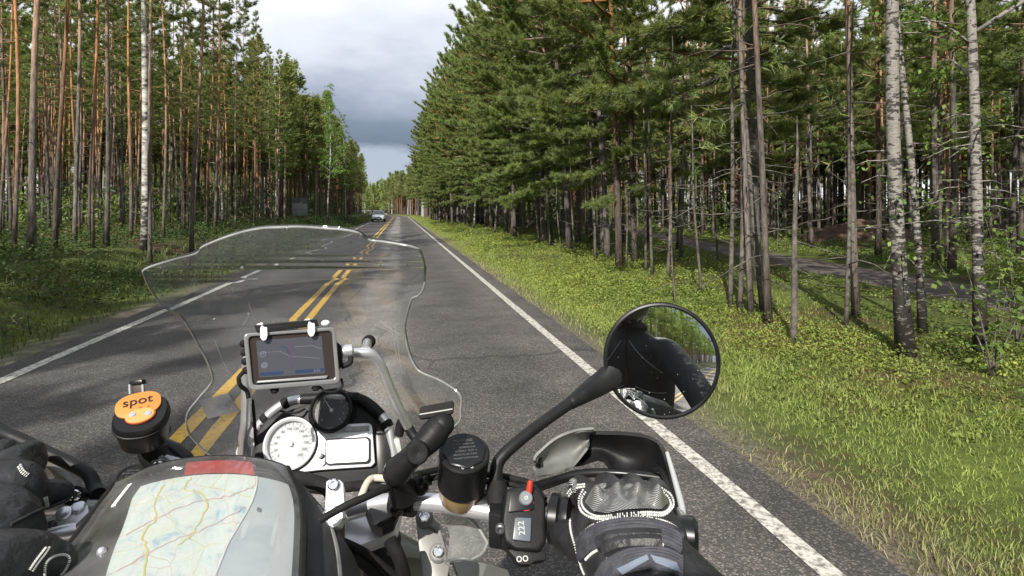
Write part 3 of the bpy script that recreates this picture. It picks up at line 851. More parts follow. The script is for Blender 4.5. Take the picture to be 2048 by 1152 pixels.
for x, y, side, d in cand:
    xr = x - float(cx(y)); rz = rt.uniform(0, 6.28); s = rt.uniform(.86, 1.12); q = rt.uniform()
    ln = (rad(rt.normal(0, .9)), rad(rt.normal(0, .9)))
    if side < 0:
        if xr > -12 and 24 < y < 46:
            s *= .84
        elif xr > -14 and y > 58:
            s *= 1.05
        if q < .07 and nB < 40:
            plant("birch_tree", BIRCHES[int(rt.integers(0, 2))], x, y, "slender white birch among the pines of the left forest", "tree", "birches of the left forest", rz, s * .95, ln); nB += 1
        elif nL < 135 and d < 150:
            plant("pine_tree", (PINES_L + PINES_C)[int(rt.integers(0, 7 if d > 45 else 5))], x, y, LP, "tree", LG, rz, s, ln); npine += 1; nL += 1
        else:
            rest.append((x, y, s))
    else:
        if xr < 8.2 and y > 9.5 and nE < 66 and d < 150:
            if y > 34:
                s *= 1.13
            plant("pine_tree", PINES_E[int(rt.integers(0, 4))], x, y, "pine with long low branches along the sunlit right forest edge", "tree", EG, rt.normal(0, .5), s, (ln[0], ln[1] - rad(2))); npine += 1; nE += 1
        elif q < .09 and nB < 70 and d > 17:
            plant("birch_tree", BIRCHES[int(rt.integers(0, 2))], x, y, "slender birch among the pines of the right forest", "tree", "birches of the right forest", rz, s * .95, ln); nB += 1
        elif q < .24 and d < 40 and nS < 60:
            plant("thin_stem", POLES[int(rt.integers(0, 4))], x, y, "thin bare stem standing in the shade inside the right forest", "tree", "thin stems inside the right forest", rz, s * 1.1, (ln[0] * 2, ln[1] * 2)); nS += 1
        elif nR < 72 and d < 75:
            plant("pine_tree", PINES_R[int(rt.integers(0, 4))], x, y, "slim shaded pine standing inside the right forest", "tree", RG, rz, s, ln); npine += 1; nR += 1
        else:
            rest.append((x, y, s))
print("trees", npine, nB, nS, "rest", len(rest))

# ---- the wood beyond: one mass nobody could count
def mass(name, spots, seed, ntri=1100, size=(.28, .5), edge=False, low=.42):
    rng = np.random.default_rng(seed); V, F, C, MI = [], [], [], []; o = 0
    for (x, y, s) in spots:
        Ht = rng.uniform(11, 14) * s; z0 = h1(x, y); r = rng.uniform(.07, .13); k = 6
        an = np.arange(k) * 2 * np.pi / k; lx, ly = rng.normal(0, .2, 2)
        zs = np.array([-.1, 4, Ht * .6, Ht]); rs = r * np.array([1.1, .9, .6, .1])
        T = np.concatenate([np.stack([x + lx * zz / Ht + np.cos(an) * q, y + ly * zz / Ht + np.sin(an) * q, np.full(k, z0 + zz)], 1) for zz, q in zip(zs, rs)])
        i, j = np.meshgrid(np.arange(3), np.arange(k), indexing='ij'); a = (i * k + j).ravel(); b = (i * k + (j + 1) % k).ravel()
        tri = np.concatenate([np.stack([a, b, b + k], 1), np.stack([a, b + k, a + k], 1)]) + o
        tc = np.where((T[:, 2:] - z0) > rng.uniform(2.5, 5.5), np.array([[.30, .155, .075]]), np.array([[.15, .122, .10]])) * rng.uniform(.7, 1.2)
        if rng.uniform() < .1:
            tc = np.full_like(T, .45) * rng.uniform(.7, 1.1)
        V.append(T); F.append(tri); C.append(tc); MI.append(np.zeros(len(tri), int)); o += len(T)
        cb = low * rng.uniform(.85, 1.15); n = int(ntri * rng.uniform(.8, 1.2))
        u = rng.uniform(0, 1, n); sp = rng.uniform(1.2, 1.8)
        rad_ = sp * ((.55 + .45 * np.minimum(1, u / .18)) * (1 - u) ** .65 + .06)
        nc = 26; ca = rng.uniform(0, 6.28, nc); cu = rng.uniform(0, 1, nc)      # branch clumps leave gaps
        ci = rng.integers(0, nc, n); uu = np.clip(cu[ci] + rng.normal(0, .03, n), 0, 1)
        rad_ = sp * ((.55 + .45 * np.minimum(1, uu / .18)) * (1 - uu) ** .65 + .06)
        f = rng.uniform(.1, 1, n); aa = ca[ci] + rng.normal(0, .28, n)
        pos = np.stack([x + lx * .8 + np.cos(aa) * rad_ * f, y + ly * .8 + np.sin(aa) * rad_ * f, z0 + Ht * (cb + (1 - cb) * uu * .98) + rng.normal(0, .1, n) + f * .1], 1)
        d = nz(np.stack([np.cos(aa), np.sin(aa), np.full(n, .45)], 1) + rng.normal(0, .5, (n, 3)))
        L = rng.uniform(*size, n)[:, None]; sd = nz(np.cross(d, unit(rng, n))) * L * .17
        V.append(np.stack([pos - sd, pos + sd, pos + d * L], 1).reshape(-1, 3))
        F.append(np.arange(n * 3).reshape(-1, 3) + o); o += n * 3
        C.append(np.repeat(PINE_COLS[rng.integers(0, 4, n)] * rng.uniform(.8, 1.25), 3, 0)); MI.append(np.ones(n, int))
    me = np_mesh(name, np.concatenate(V), np.concatenate(F), None, attr=np.concatenate(C), mats=[M_MASSBARK, M_NEEDLE], midx=np.concatenate(MI))
    return tag(link(name, me), kind="stuff")
M_MASSBARK = leaf_mat("distant_bark", 1.0, 0.0)
for _ in range(900):                                   # far wood, both sides and round the bend
    y = rt.uniform(55, 250); sd = rt.choice([-1, 1]); x = (rt.uniform(-75, -16) if sd < 0 else rt.uniform(14, 90)) + float(cx(y))
    p = proj((x, y, 1))
    if p and -200 < p[0] < 2250 and free(x, y, 2.6) and not (sd > 0 and abs(x - path_x(y)) < 1.7 and y < 90):
        mark(x, y); rest.append((x, y, 1.0))
endw = []
for _ in range(1600):
    y = rt.uniform(205, 330); x = rt.uniform(-75, 75)
    if (x - float(cx(y)) < -6.5 or x - float(cx(y)) > 5.5) and free(x, y, 2.2):
        mark(x, y); endw.append((x, y, 1.0))
for _ in range(1500):                                   # deep interior of the near wood
    y = rt.uniform(25, 62); x = rt.choice([rt.uniform(-70, -32), rt.uniform(32, 95), rt.uniform(32, 95)])
    p = proj((x, y, 1))
    if p and -200 < p[0] < 2250 and free(x, y, 2.6):
        mark(x, y); rest.append((x, y, 1.0))
mass("far_wood", rest, 51, ntri=1300, size=(.3, .55))
mass("wood_at_the_bend", endw, 53, ntri=900, size=(.5, .9), low=.12)
behind = []
for _ in range(2600):                                   # the wood behind the rider, seen in the mirror; it shades the left lane
    y = rt.uniform(-75, 3) if rt.uniform() < .6 else rt.uniform(-230, -75); sd = rt.choice([-1, 1]); x = (rt.uniform(-24, -7.4) if sd < 0 else rt.uniform(5.8, 26))
    if y < -200:
        x = rt.uniform(-26, 26)
    if sd < 0 and y > -60 and rt.uniform() < .08:
        continue
    p = proj((x, y, 1))
    if p and -150 < p[0] < 2200:
        continue
    if free(x, y, 2.2):
        mark(x, y); behind.append((x, y, 1.0))
mass("wood_behind", behind, 52, ntri=1500, size=(.22, .42))

# ---- young growth between the far trunks
def underwood(name, n, seed):
    rng = np.random.default_rng(seed); V, F, C = [], [], []
    pos = []; col = []; sz = []
    for _ in range(n):
        y = rng.uniform(26, 260); sd = rng.choice([-1, 1]); x = (-9.5 - rng.gamma(1.6, 14) if sd < 0 else 8.5 + rng.gamma(1.7, 19)) + float(cx(y))
        p = proj((x, y, 1))
        if p is None or p[0] < -250 or p[0] > 2300 or (sd > 0 and abs(x - path_x(y)) < 2.2):
            continue
        if sd > 0 and 1600 < p[0] < 1800 and p[2] < 36:
            continue
        hgt = rng.uniform(.6, 2.2) * (1 + min(1.2, p[2] / 90)); r = hgt * rng.uniform(.25, .4); m_ = int(rng.uniform(50, 90))
        u = rng.uniform(0, 1, m_); th = rng.uniform(0, 6.28, m_); q = np.sqrt(rng.uniform(0, 1, m_)) * r * (1.05 - u * .8)
        pos.append(np.stack([x + np.cos(th) * q, y + np.sin(th) * q, h1(x, y) + .1 + u * hgt], 1))
        c = np.array([(.15, .20, .05), (.11, .165, .05), (.19, .235, .06), (.10, .14, .06)][int(rng.integers(0, 4))])
        col.append(c * rng.uniform(.7, 1.25, (m_, 1))); sz.append(np.full(m_, .10 + p[2] * .0022))
    pos = np.concatenate(pos); col = np.concatenate(col); sz = np.concatenate(sz)[:, None] * rng.uniform(.7, 1.4, (len(pos), 1)); k = len(pos)
    nrm = unit(rng, k); a = nz(np.cross(nrm, unit(rng, k))); b = np.cross(nrm, a)
    V = np.stack([pos, pos + a * sz * .5 - b * sz * .35, pos + a * sz, pos + a * sz * .5 + b * sz * .35], 1).reshape(-1, 3)
    me = np_mesh(name, V, np.arange(k * 4).reshape(-1, 4), M_LEAF, attr=np.repeat(col, 4, 0))
    return tag(link(name, me), kind="stuff")
underwood("underwood", 3200, 77)

# ---- ground cover
def lerp3(a, b, t):
    return np.asarray(a) * (1 - t[:, None]) + np.asarray(b) * t[:, None]
def grass(name, n, xr, y0, y1, height, seed, pal, wid=.0042, lean=.5, dens=None):
    rng = np.random.default_rng(seed)
    y = np.exp(rng.uniform(np.log(1.5), np.log(y1 - y0 + 1.5), n)) - 1.5 + y0
    x = rng.uniform(xr[0], xr[1], n) + cx(y)
    if dens is not None:
        k = rng.uniform(0, 1, n) < dens(x - cx(y), y); x, y = x[k], y[k]; n = len(x)
    z = H(x, y) - .01
    dist = np.hypot(x, y)
    hgt = rng.uniform(*height, n) * (.75 + .5 * np.clip(wob(x * 1.7, y * 1.3) + .4, 0, 1)); w = wid * np.sqrt(np.maximum(dist, 2.5) / 3) * rng.uniform(.7, 1.4, n)
    az = rng.uniform(0, 6.28, n); ld = np.stack([np.cos(az), np.sin(az), np.zeros(n)], 1); lm = (rng.uniform(.1, 1, n) * lean * hgt)[:, None]
    a2 = rng.uniform(0, 6.28, n); s = np.stack([np.cos(a2), np.sin(a2), np.zeros(n)], 1) * w[:, None]
    b = np.stack([x, y, z], 1); up = np.array([[0, 0, 1.]])
    m_ = b + up * (hgt * .6)[:, None] + ld * lm * .4; tip = b + up * hgt[:, None] + ld * lm * 1.3
    V = np.stack([b - s, b + s, m_ + s * .8, m_ - s * .8, tip], 1).reshape(-1, 3)
    i = np.arange(n) * 5
    Q = np.stack([i, i + 1, i + 2, i + 3], 1); T = np.stack([i + 3, i + 2, i + 4], 1)
    C = pal(x - cx(y), y, rng, n)
    me = np_mesh(name, V, [Q, T], M_HERB, attr=np.repeat(C, 5, 0))
    return tag(link(name, me), kind="stuff")
def pal_verge(xr, y, rng, n):
    t = np.clip((xr - 2.0) / .75 + rng.normal(0, .25, n) + wob(xr * 2, y * .8) * .5, 0, 1)
    c = lerp3((.28, .25, .14), (.26, .305, .082), t)
    t2 = np.clip((xr - 3.3) / 1.6 + rng.normal(0, .3, n), 0, 1)
    c = c * (1 - t2[:, None]) + np.array([.25, .265, .055]) * t2[:, None]
    return c * rng.uniform(.65, 1.3, (n, 1))
grass("verge_grass", 380000, (2.1, 5.8), -1.5, 190, (.016, .075), 61, pal_verge, wid=.0022, lean=.9, dens=lambda xr, y: np.interp(xr, [2.1, 2.4, 2.9, 3.5, 4.2, 5.8], [.5, .85, 1, .75, .4, .2]) * np.where(wob(xr * 2.1 + 5, y * 1.2) > -.25, 1, .35))
def pal_left(xr, y, rng, n):
    return np.array([.11, .145, .04]) * rng.uniform(.6, 1.3, (n, 1))
grass("roadside_grass", 16000, (-6.0, -4.0), -1.0, 190, (.06, .2), 62, pal_left, dens=lambda xr, y: np.interp(xr, [-6, -5, -4.2, -4.0], [.6, 1, .5, .2]))
def shrubs(name, n, xr, y0, y1, per, size, seed, pal, rad0=(.08, .2), hg=(.08, .24), dens=None, ymix=.0):
    """bilberry-like cushions of small leaves"""
    rng = np.random.default_rng(seed)
    y = np.exp(rng.uniform(np.log(2.5), np.log(y1 - y0 + 2.5), n)) - 2.5 + y0
    x = rng.uniform(xr[0], xr[1], n) + cx(y)
    if dens is not None:
        k = rng.uniform(0, 1, n) < dens(x - cx(y), y); x, y = x[k], y[k]; n = len(x)
    dist = np.maximum(np.hypot(x, y), 4)
    sc_ = np.sqrt(dist / 6)
    r = rng.uniform(*rad0, n) * np.sqrt(sc_); hh = rng.uniform(*hg, n)
    col = pal(x - cx(y), y, rng, n)
    N_ = n * per; rep = lambda a: np.repeat(a, per)
    th = rng.uniform(0, 6.28, N_); q = np.sqrt(rng.uniform(0, 1, N_))
    px_ = rep(x) + np.cos(th) * q * rep(r); py_ = rep(y) + np.sin(th) * q * rep(r)
    pz_ = H(px_, py_) + rep(hh) * (1 - q ** 2 * .75) * rng.uniform(.3, 1, N_)
    pos = np.stack([px_, py_, pz_], 1)
    C = np.repeat(col, per, 0) * rng.uniform(.7, 1.3, (N_, 1))
    L = rng.uniform(*size, N_) * rep(sc_)
    nrm = unit(rng, N_); nrm[:, 2] = np.abs(nrm[:, 2]) + .55; nrm = nz(nrm)
    a = nz(np.cross(nrm, unit(rng, N_))); b = np.cross(nrm, a); L = L[:, None]
    V = np.stack([pos, pos + a * L * .5 - b * L * .33, pos + a * L, pos + a * L * .5 + b * L * .33], 1).reshape(-1, 3)
    me = np_mesh(name, V, np.arange(N_ * 4).reshape(-1, 4), M_HERB, attr=np.repeat(C, 4, 0))
    return tag(link(name, me), kind="stuff")
def not_path(xr, y):
    return (np.abs(xr + cx(y) - path_x(y)) > 1.25).astype(float)
def pal_bil(xr, y, rng, n):
    t = np.clip(wob(xr * .9, y * .6) + .5 + rng.normal(0, .2, n), 0, 1)
    c = lerp3((.11, .165, .038), (.215, .265, .06), t)
    br = rng.uniform(0, 1, n) < .03
    c[br] = (.19, .14, .065)
    return c
shrubs("bilberry_cover", 19000, (2.9, 26), 0, 70, 20, (.022, .04), 71, pal_bil, dens=lambda xr, y: np.interp(xr, [2.9, 3.4, 4.3, 9, 26], [.25, .5, 1, .8, .5]) * not_path(xr, y) * np.where(wob(xr * 1.1 + 3, y * .9) > -.33, 1, .15))
def pal_moss(xr, y, rng, n):
    return np.where((rng.uniform(0, 1, n) < .45)[:, None], np.array([[.255, .262, .058]]), np.array([[.22, .265, .06]])) * rng.uniform(.7, 1.2, (n, 1))
shrubs("moss_patches", 7500, (2.5, 6.8), 0, 60, 26, (.02, .034), 72, pal_moss, rad0=(.12, .28), hg=(.03, .09), dens=lambda xr, y: (wob(xr * 1.3 + 1, y * .8) > .02).astype(float))
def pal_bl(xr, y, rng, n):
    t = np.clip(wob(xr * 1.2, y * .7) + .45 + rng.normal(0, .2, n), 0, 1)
    c = lerp3((.042, .070, .022), (.085, .12, .033), t)  # left bank leaves darkened, shade put into their colour
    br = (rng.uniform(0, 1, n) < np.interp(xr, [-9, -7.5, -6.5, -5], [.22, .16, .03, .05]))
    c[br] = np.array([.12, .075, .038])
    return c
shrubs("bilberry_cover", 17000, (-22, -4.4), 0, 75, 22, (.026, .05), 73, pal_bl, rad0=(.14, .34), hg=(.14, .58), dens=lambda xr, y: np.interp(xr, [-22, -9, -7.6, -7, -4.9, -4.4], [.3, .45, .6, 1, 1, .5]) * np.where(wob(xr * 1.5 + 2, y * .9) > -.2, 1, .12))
# leaf-rich saplings at the right edge, each a thing
def sapling(px, py, seed, label, Ht=1.5, n=150, size=(.05, .09), cols=LEAF_COLS):
    rng = np.random.default_rng(seed); mb = MB(); LPs = []
    for k in range(5):
        az = k * 1.3 + rng.normal(0, .3); h_ = Ht * rng.uniform(.65, 1.05); sp = rng.uniform(.1, .45)
        pts = [np.array([math.cos(az) * sp * t ** 1.3, math.sin(az) * sp * t ** 1.3, h_ * t]) for t in np.linspace(0, 1, 7)]
        mb.tube(pts, list(np.linspace(.009, .002, 7)), 5)
        for _ in range(n // 5):
            t = rng.uniform(.25, 1); p = np.array([np.interp(t, np.linspace(0, 1, 7), np.array(pts)[:, i]) for i in range(3)])
            LPs.append(p + rng.normal(0, .09, 3))
    c = cols[rng.integers(0, 4, len(LPs))]
    V, F, C = leaf_quads(rng, np.array(LPs), size, .65, .5, c, droop=.2)
    x, y = at_foot(px, py)
    return plant("leafy_sapling", (mb_mesh(mb, "stem", M_DEAD), np_mesh("leaves", V, F, M_LEAF, attr=C)), x, y, label, "shrub", rz=seed)
for o_ in (sapling(1985, 735, 401, "leafy green sapling at the foot of the pale slender birch", 1.05, 190), sapling(2035, 700, 402, "bushy sapling cut by the right picture edge", 1.3, 200),
           sapling(1010, 452, 403, "young green bush at the verge just before the far trees", 1.4, 160), sapling(868, 440, 404, "far yellow-green roadside bush on the right verge", 2.4, 260, (.1, .2)),
           sapling(60, 640, 405, "small pale herb growing low on the left bank", .5, 90, (.04, .07))):
    for c_ in o_.children:
        c_.name = "stem" if c_.name.startswith("trunk") else "foliage"

# ---- dirt mound and a fallen branch
def mound():
    x, y = at_foot(1722, 478, .2); rng = np.random.default_rng(8); mb = MB()
    n = 36; V = np.zeros((n, n, 3))
    for i in range(n):
        for k in range(n):
            u, v = (i / (n - 1) - .5) * 2, (k / (n - 1) - .5) * 2; r2 = u * u + v * v
            z = max(0, 1 - r2) ** 1.2 * 1.0 + (.14 * math.sin(7 * u + 3 * v) * math.sin(6 * v - 2 * u) + rng.normal(0, .035)) * max(0, 1.1 - r2)
            V[i, k] = (x + u * 3.4, y + v * 1.8, h1(x, y) - .12 + z)
    mb.grid(V)
    return tag(mb.build("earth_mound", mat("dug_earth", (.055, .032, .022), .95, col2=(.15, .09, .062), nscale=5, bump=.9, bscale=14)), "low brown mound of dug earth beyond the path in the right forest", "mound")
mound()

# ================================================================== the motorcycle
BLACK = mat("black_plastic", (.008, .008, .009), .5, col2=(.013, .013, .014), nscale=60, bump=.12, bscale=500, spec=.28)
SATIN = mat("satin_black", (.006, .006, .007), .34, col2=(.011, .011, .012), nscale=30, rvar=.08, spec=.35)
RUBBER = mat("black_rubber", (.008, .008, .008), .75, col2=(.016, .015, .015), nscale=90, bump=.3, bscale=400, spec=.25)
ALU = mat("brushed_aluminium", (.74, .74, .77), .33, .72, col2=(.62, .62, .65), nscale=50, rvar=.07)
CHROME = mat("polished_metal", (.88, .88, .90), .10, 1.0)
GREYP = mat("grey_plastic", (.13, .13, .128), .45, col2=(.22, .22, .21), nscale=30, bump=.1)
SILVER = mat("silver_paint", (.74, .74, .76), .34, .35, col2=(.66, .66, .68), nscale=25, coat=.3)
GREYFAIR = mat("grey_fairing_paint", (.20, .195, .18), .36, .3, col2=(.25, .245, .23), nscale=14, rvar=.08)
LETTER = mat("pale_lettering", (.48, .48, .48), .6)
DIMLETTER = mat("moulded_lettering", (.075, .075, .08), .5)
def glass(name, tint, refr, rough=0.0, haze=0.0, ior=1.45, hcol=(.8, .8, .8), hscale=6.0, streaks=True):
    m = bpy.data.materials.new(name); m.use_nodes = True
    t = m.node_tree; t.nodes.clear(); out = N(t, "ShaderNodeOutputMaterial")
    if refr:
        fr = N(t, "ShaderNodeFresnel"); fr.inputs[0].default_value = ior
    else:                                  # thin sheet: the same reflection from both faces
        lw = N(t, "ShaderNodeLayerWeight"); lw.inputs[0].default_value = .5
        pw = N(t, "ShaderNodeMath", operation='POWER'); pw.inputs[1].default_value = 5; t.links.new(lw.outputs['Facing'], pw.inputs[0])
        fr = N(t, "ShaderNodeMath", operation='MULTIPLY_ADD'); fr.inputs[1].default_value = .7; fr.inputs[2].default_value = .03; t.links.new(pw.outputs[0], fr.inputs[0])
    if refr:
        tr = N(t, "ShaderNodeBsdfRefraction"); tr.inputs['IOR'].default_value = ior; tr.inputs['Roughness'].default_value = rough
    else:
        tr = N(t, "ShaderNodeBsdfTransparent")
    tr.inputs[0].default_value = (*tint, 1)
    gl = N(t, "ShaderNodeBsdfGlossy"); gl.inputs['Roughness'].default_value = .02; gl.inputs[0].default_value = (.62, .64, .67, 1)
    mx = N(t, "ShaderNodeMixShader"); t.links.new(fr.outputs[0], mx.inputs[0]); t.links.new(tr.outputs[0], mx.inputs[1]); t.links.new(gl.outputs[0], mx.inputs[2])
    last = mx
    if haze:
        tc = N(t, "ShaderNodeTexCoord")
        n = N(t, "ShaderNodeTexNoise"); n.inputs['Scale'].default_value = hscale; n.inputs['Detail'].default_value = 8
        t.links.new(tc.outputs['Object'], n.inputs['Vector'])
        mr = N(t, "ShaderNodeMapRange"); mr.inputs[1].default_value = .3; mr.inputs[2].default_value = .75; mr.inputs[3].default_value = haze * .35; mr.inputs[4].default_value = haze * 1.6
        t.links.new(n.outputs[0], mr.inputs[0]); fac = mr.outputs[0]
        if streaks:
            mp = N(t, "ShaderNodeMapping"); mp.inputs['Rotation'].default_value = (.3, .9, .5); mp.inputs['Scale'].default_value = (3, 3, 60)
            t.links.new(tc.outputs['Object'], mp.inputs[0])
            n2 = N(t, "ShaderNodeTexNoise"); n2.inputs['Scale'].default_value = 2.2; n2.inputs['Detail'].default_value = 3
            t.links.new(mp.outputs[0], n2.inputs['Vector'])
            m2 = N(t, "ShaderNodeMapRange"); m2.inputs[1].default_value = .70; m2.inputs[2].default_value = .80; m2.inputs[3].default_value = 0; m2.inputs[4].default_value = .34
            t.links.new(n2.outputs[0], m2.inputs[0])
            a = N(t, "ShaderNodeMath", operation='ADD'); t.links.new(fac, a.inputs[0]); t.links.new(m2.outputs[0], a.inputs[1]); fac = a.outputs[0]
        df = N(t, "ShaderNodeBsdfDiffuse"); df.inputs[0].default_value = (*hcol, 1)
        tl = N(t, "ShaderNodeBsdfTranslucent"); tl.inputs[0].default_value = (*hcol, 1)
        m3 = N(t, "ShaderNodeMixShader"); m3.inputs[0].default_value = .35; t.links.new(df.outputs[0], m3.inputs[1]); t.links.new(tl.outputs[0], m3.inputs[2])
        m4 = N(t, "ShaderNodeMixShader"); t.links.new(fac, m4.inputs[0]); t.links.new(mx.outputs[0], m4.inputs[1]); t.links.new(m3.outputs[0], m4.inputs[2]); last = m4
    t.links.new(last.outputs[0], out.inputs[0]); return m
PLEXI = glass("clear_plexiglass", (.93, .94, .94), True, haze=.07)
PLEXI_EDGE = mat("plexiglass_edge", (.36, .37, .37), .12, col2=(.12, .125, .125), nscale=14, coat=.6)
CLEARFOIL = glass("clear_vinyl", (.93, .93, .92), False, haze=.075, hscale=14, streaks=True)

bike = empty("motorcycle", (-.08, .3, 0))
tag(bike, "touring motorcycle seen from the rider's seat, with clear windscreen and silver handlebar", "motorcycle")
def T(name, pts, r, m, parent=None, n=14, smooth=12, **k):
    pts = bez(pts, smooth) if len(pts) > 2 else pts
    r = lerp_r(r, len(pts)) if hasattr(r, '__len__') else r
    return MB().tube(pts, r, n).build(name, m, parent or bike, angle=50, **k)
BOLT = mat("zinc_bolt", (.20, .20, .21), .45, .8)
def screw(c, axis, r, parent, m=BOLT):
    mb = MB(); axis = Vector(axis).normalized(); mb.lathe(c, axis, [(r, -r * .2), (r, r * .55), (r * .8, r * .75), (r * .5, r * .75), (r * .46, r * .3), (0.0001, r * .3)], 18)
    return mb.build("bolt", m, parent)

# ---- windscreen: a bowed sheet with a kicked-up lip
OL = [(454, 600), (455, 560), (458, 515), (471, 462), (493, 407), (507, 393), (520, 345), (538, 291), (552, 289), (581, 303), (613, 327), (630, 360), (646, 372), (683, 393), (720, 413), (752, 425), (769, 421), (797, 397), (830, 374), (866, 378), (900, 407), (925, 440)]
OR = [(454, 600), (457, 650), (460, 690), (467, 719), (479, 735), (485, 776), (495, 829), (507, 843), (536, 850), (573, 848), (591, 837), (599, 823), (634, 813), (658, 809), (695, 815), (724, 825), (744, 841), (762, 882), (789, 919), (822, 921), (842, 919), (858, 903), (900, 860), (925, 830)]
YS = sorted(set(list(np.linspace(454.5, 462, 6)) + list(np.linspace(462, 560, 40)) + list(np.linspace(560, 925, 60))))
def ws_depth(px, py):
    d = np.interp(py, [454, 480, 498, 512, 524, 536, 560, 650, 925], [.79, .845, .885, .915, .935, .948, .96, 1.0, 1.10])
    t = (px - 590) / 300
    return d - .10 * t * t
def ws_pt(px, py):
    return P(px, py, float(ws_depth(px, py)))
rows = []
for y in YS:
    a = np.interp(y, [p[0] for p in OL], [p[1] for p in OL]); b = np.interp(y, [p[0] for p in OR], [p[1] for p in OR])
    if y < 456:
        a, b = a - 1, b + 1
    rows.append([ws_pt(x, y) for x in np.linspace(a, b, 44)])
mb = MB(); mb.grid(rows, .004)
ws = mb.build("windscreen", PLEXI, bike, angle=60)
edge = [(p[1], p[0]) for p in OL[::-1]] + [(p[1], p[0]) for p in OR[1:]]
ep = [ws_pt(*p) for p in edge]
MB().tube(bez(ep, 5), .0017, 8).build("screen_edge", PLEXI_EDGE, ws)
SCR = mat("scratch", (.42, .42, .42), .7)
for a, b in (((488, 578), (512, 640)), ((470, 545), (463, 572)), ((500, 625), (486, 650)), ((740, 540), (790, 548)), ((560, 490), (620, 492)), ((640, 585), (600, 610)), ((455, 570), (470, 590)), ((700, 600), (735, 560)), ((820, 560), (836, 545)), ((430, 680), (456, 742)), ((760, 640), (800, 668)), ((790, 650), (806, 760)), ((783, 655), (796, 720))):
    k_ = 6; MB().tube([ws_pt(a[0] + (b[0] - a[0]) * t, a[1] + (b[1] - a[1]) * t + 3 * math.sin(t * 3)) - FWD * .0012 for t in np.linspace(0, 1, k_)], .00022, 5).build("scratch", SCR, ws)
rng_s = np.random.default_rng(44); mb = MB()
for _ in range(60):
    x_, y_ = rng_s.uniform(340, 830), rng_s.uniform(470, 840); a_ = np.interp(y_, [p[0] for p in OL], [p[1] for p in OL]); b_ = np.interp(y_, [p[0] for p in OR], [p[1] for p in OR])
    if a_ + 12 < x_ < b_ - 12:
        mb.ball(ws_pt(x_, y_) - FWD * .0008, rng_s.uniform(.0004, .0011), 5, sy=.5)
mb.build("dirt_specks", mat("dried_specks", (.34, .32, .28), .8), ws)
# lower crease line of the flare and the stuck-on tag
tg = [ws_pt(400, 800) - FWD * .004, ws_pt(459, 785) - FWD * .004, ws_pt(481, 821) - FWD * .004, ws_pt(418, 836) - FWD * .004]
MB().prism(tg, FWD * .0015).build("sticker", glass("grey_foil", (.6, .62, .66), False, haze=.5, hscale=20, hcol=(.42, .43, .46), streaks=False), ws)
for (px, py) in ((486, 536), (576, 456), (722, 470)):
    MB().ball(ws_pt(px, py) - FWD * .003, .0028, 8).build("screen_fixing", CHROME, ws)

# ---- tubes that carry the screen and the navigator
T("screen_bracket", [P(687, 708, .80), P(700, 707, .80), P(727, 706, .805), P(745, 710, .81), P(762, 732, .82), P(778, 770, .835), P(798, 815, .855), P(818, 858, .88)], .0068, ALU)
T("screen_bracket", [P(731, 704, .805), P(733, 694, .83), P(735, 684, .87)], [.0085, .006, .007], ALU)
MB().lathe(P(735, 686, .862), FWD, [(.0001, 0), (.0085, 0), (.0095, .004), (.0095, .011), (.0001, .011)], 20).build("screen_grommet", RUBBER, bike)
T("screen_bracket", [P(500, 704, .80), P(494, 730, .80), P(493, 782, .81), P(491, 845, .83), P(486, 880, .85), P(484, 926, .875)], .0066, ALU)
mb = MB(); pl = Plane(P(480, 905, .87), -FWD)
mb.prism([pl.q(*p) for p in ((489, 880), (497, 892), (496, 930), (474, 932), (470, 905), (476, 886))], FWD * .012); mb.build("bracket_foot", SILVER, bike, bevel=.003)
mb = MB(); pl = Plane(P(510, 905, .88), -FWD)
mb.prism([pl.q(*p) for p in ((505, 885), (516, 892), (520, 930), (501, 932))], FWD * .01); mb.build("bracket_foot", SILVER, bike, bevel=.003)
T("screen_bracket", [P(797, 870, .88), P(806, 842, .88), P(826, 870, .875), P(840, 884, .87)], .007, BLACK)

# ---- instrument panel
DN = Vector((-.07, -.87, .49)).normalized()
dash = Plane(P(640, 888, .86), DN)
mb = MB(); mb.prism([dash.q(*p, h=-.012) for p in ((528, 832), (600, 806), (640, 790), (690, 788), (724, 806), (764, 842), (786, 888), (790, 930), (770, 956), (640, 985), (520, 970), (500, 920), (508, 860))], -DN * .05)
panel = mb.build("instrument_panel", BLACK, bike, bevel=.006)
mb = MB(); mb.prism([dash.q(*p, h=-.008) for p in ((750, 850), (772, 866), (780, 900), (776, 945), (754, 950))], DN * .004); mb.build("panel_trim", SATIN, panel, bevel=.002)
mb = MB(); mb.prism([dash.q(*p, h=-.012) for p in ((626, 853), (640, 849), (738, 845), (744, 850), (750, 925), (742, 933), (640, 940), (596, 945), (596, 850))], DN * .010)
face = mb.build("panel_face", SILVER, panel, bevel=.0025)
mb = MB(); mb.prism([dash.q(*p, h=-.001) for p in ((647, 856), (738, 851), (739, 861), (648, 866))], DN * .0014); mb.build("ribbed_strip", mat("ribbed_grey", (.36, .38, .38), .6, col2=(.22, .23, .23), nscale=160), panel, bevel=.0004)
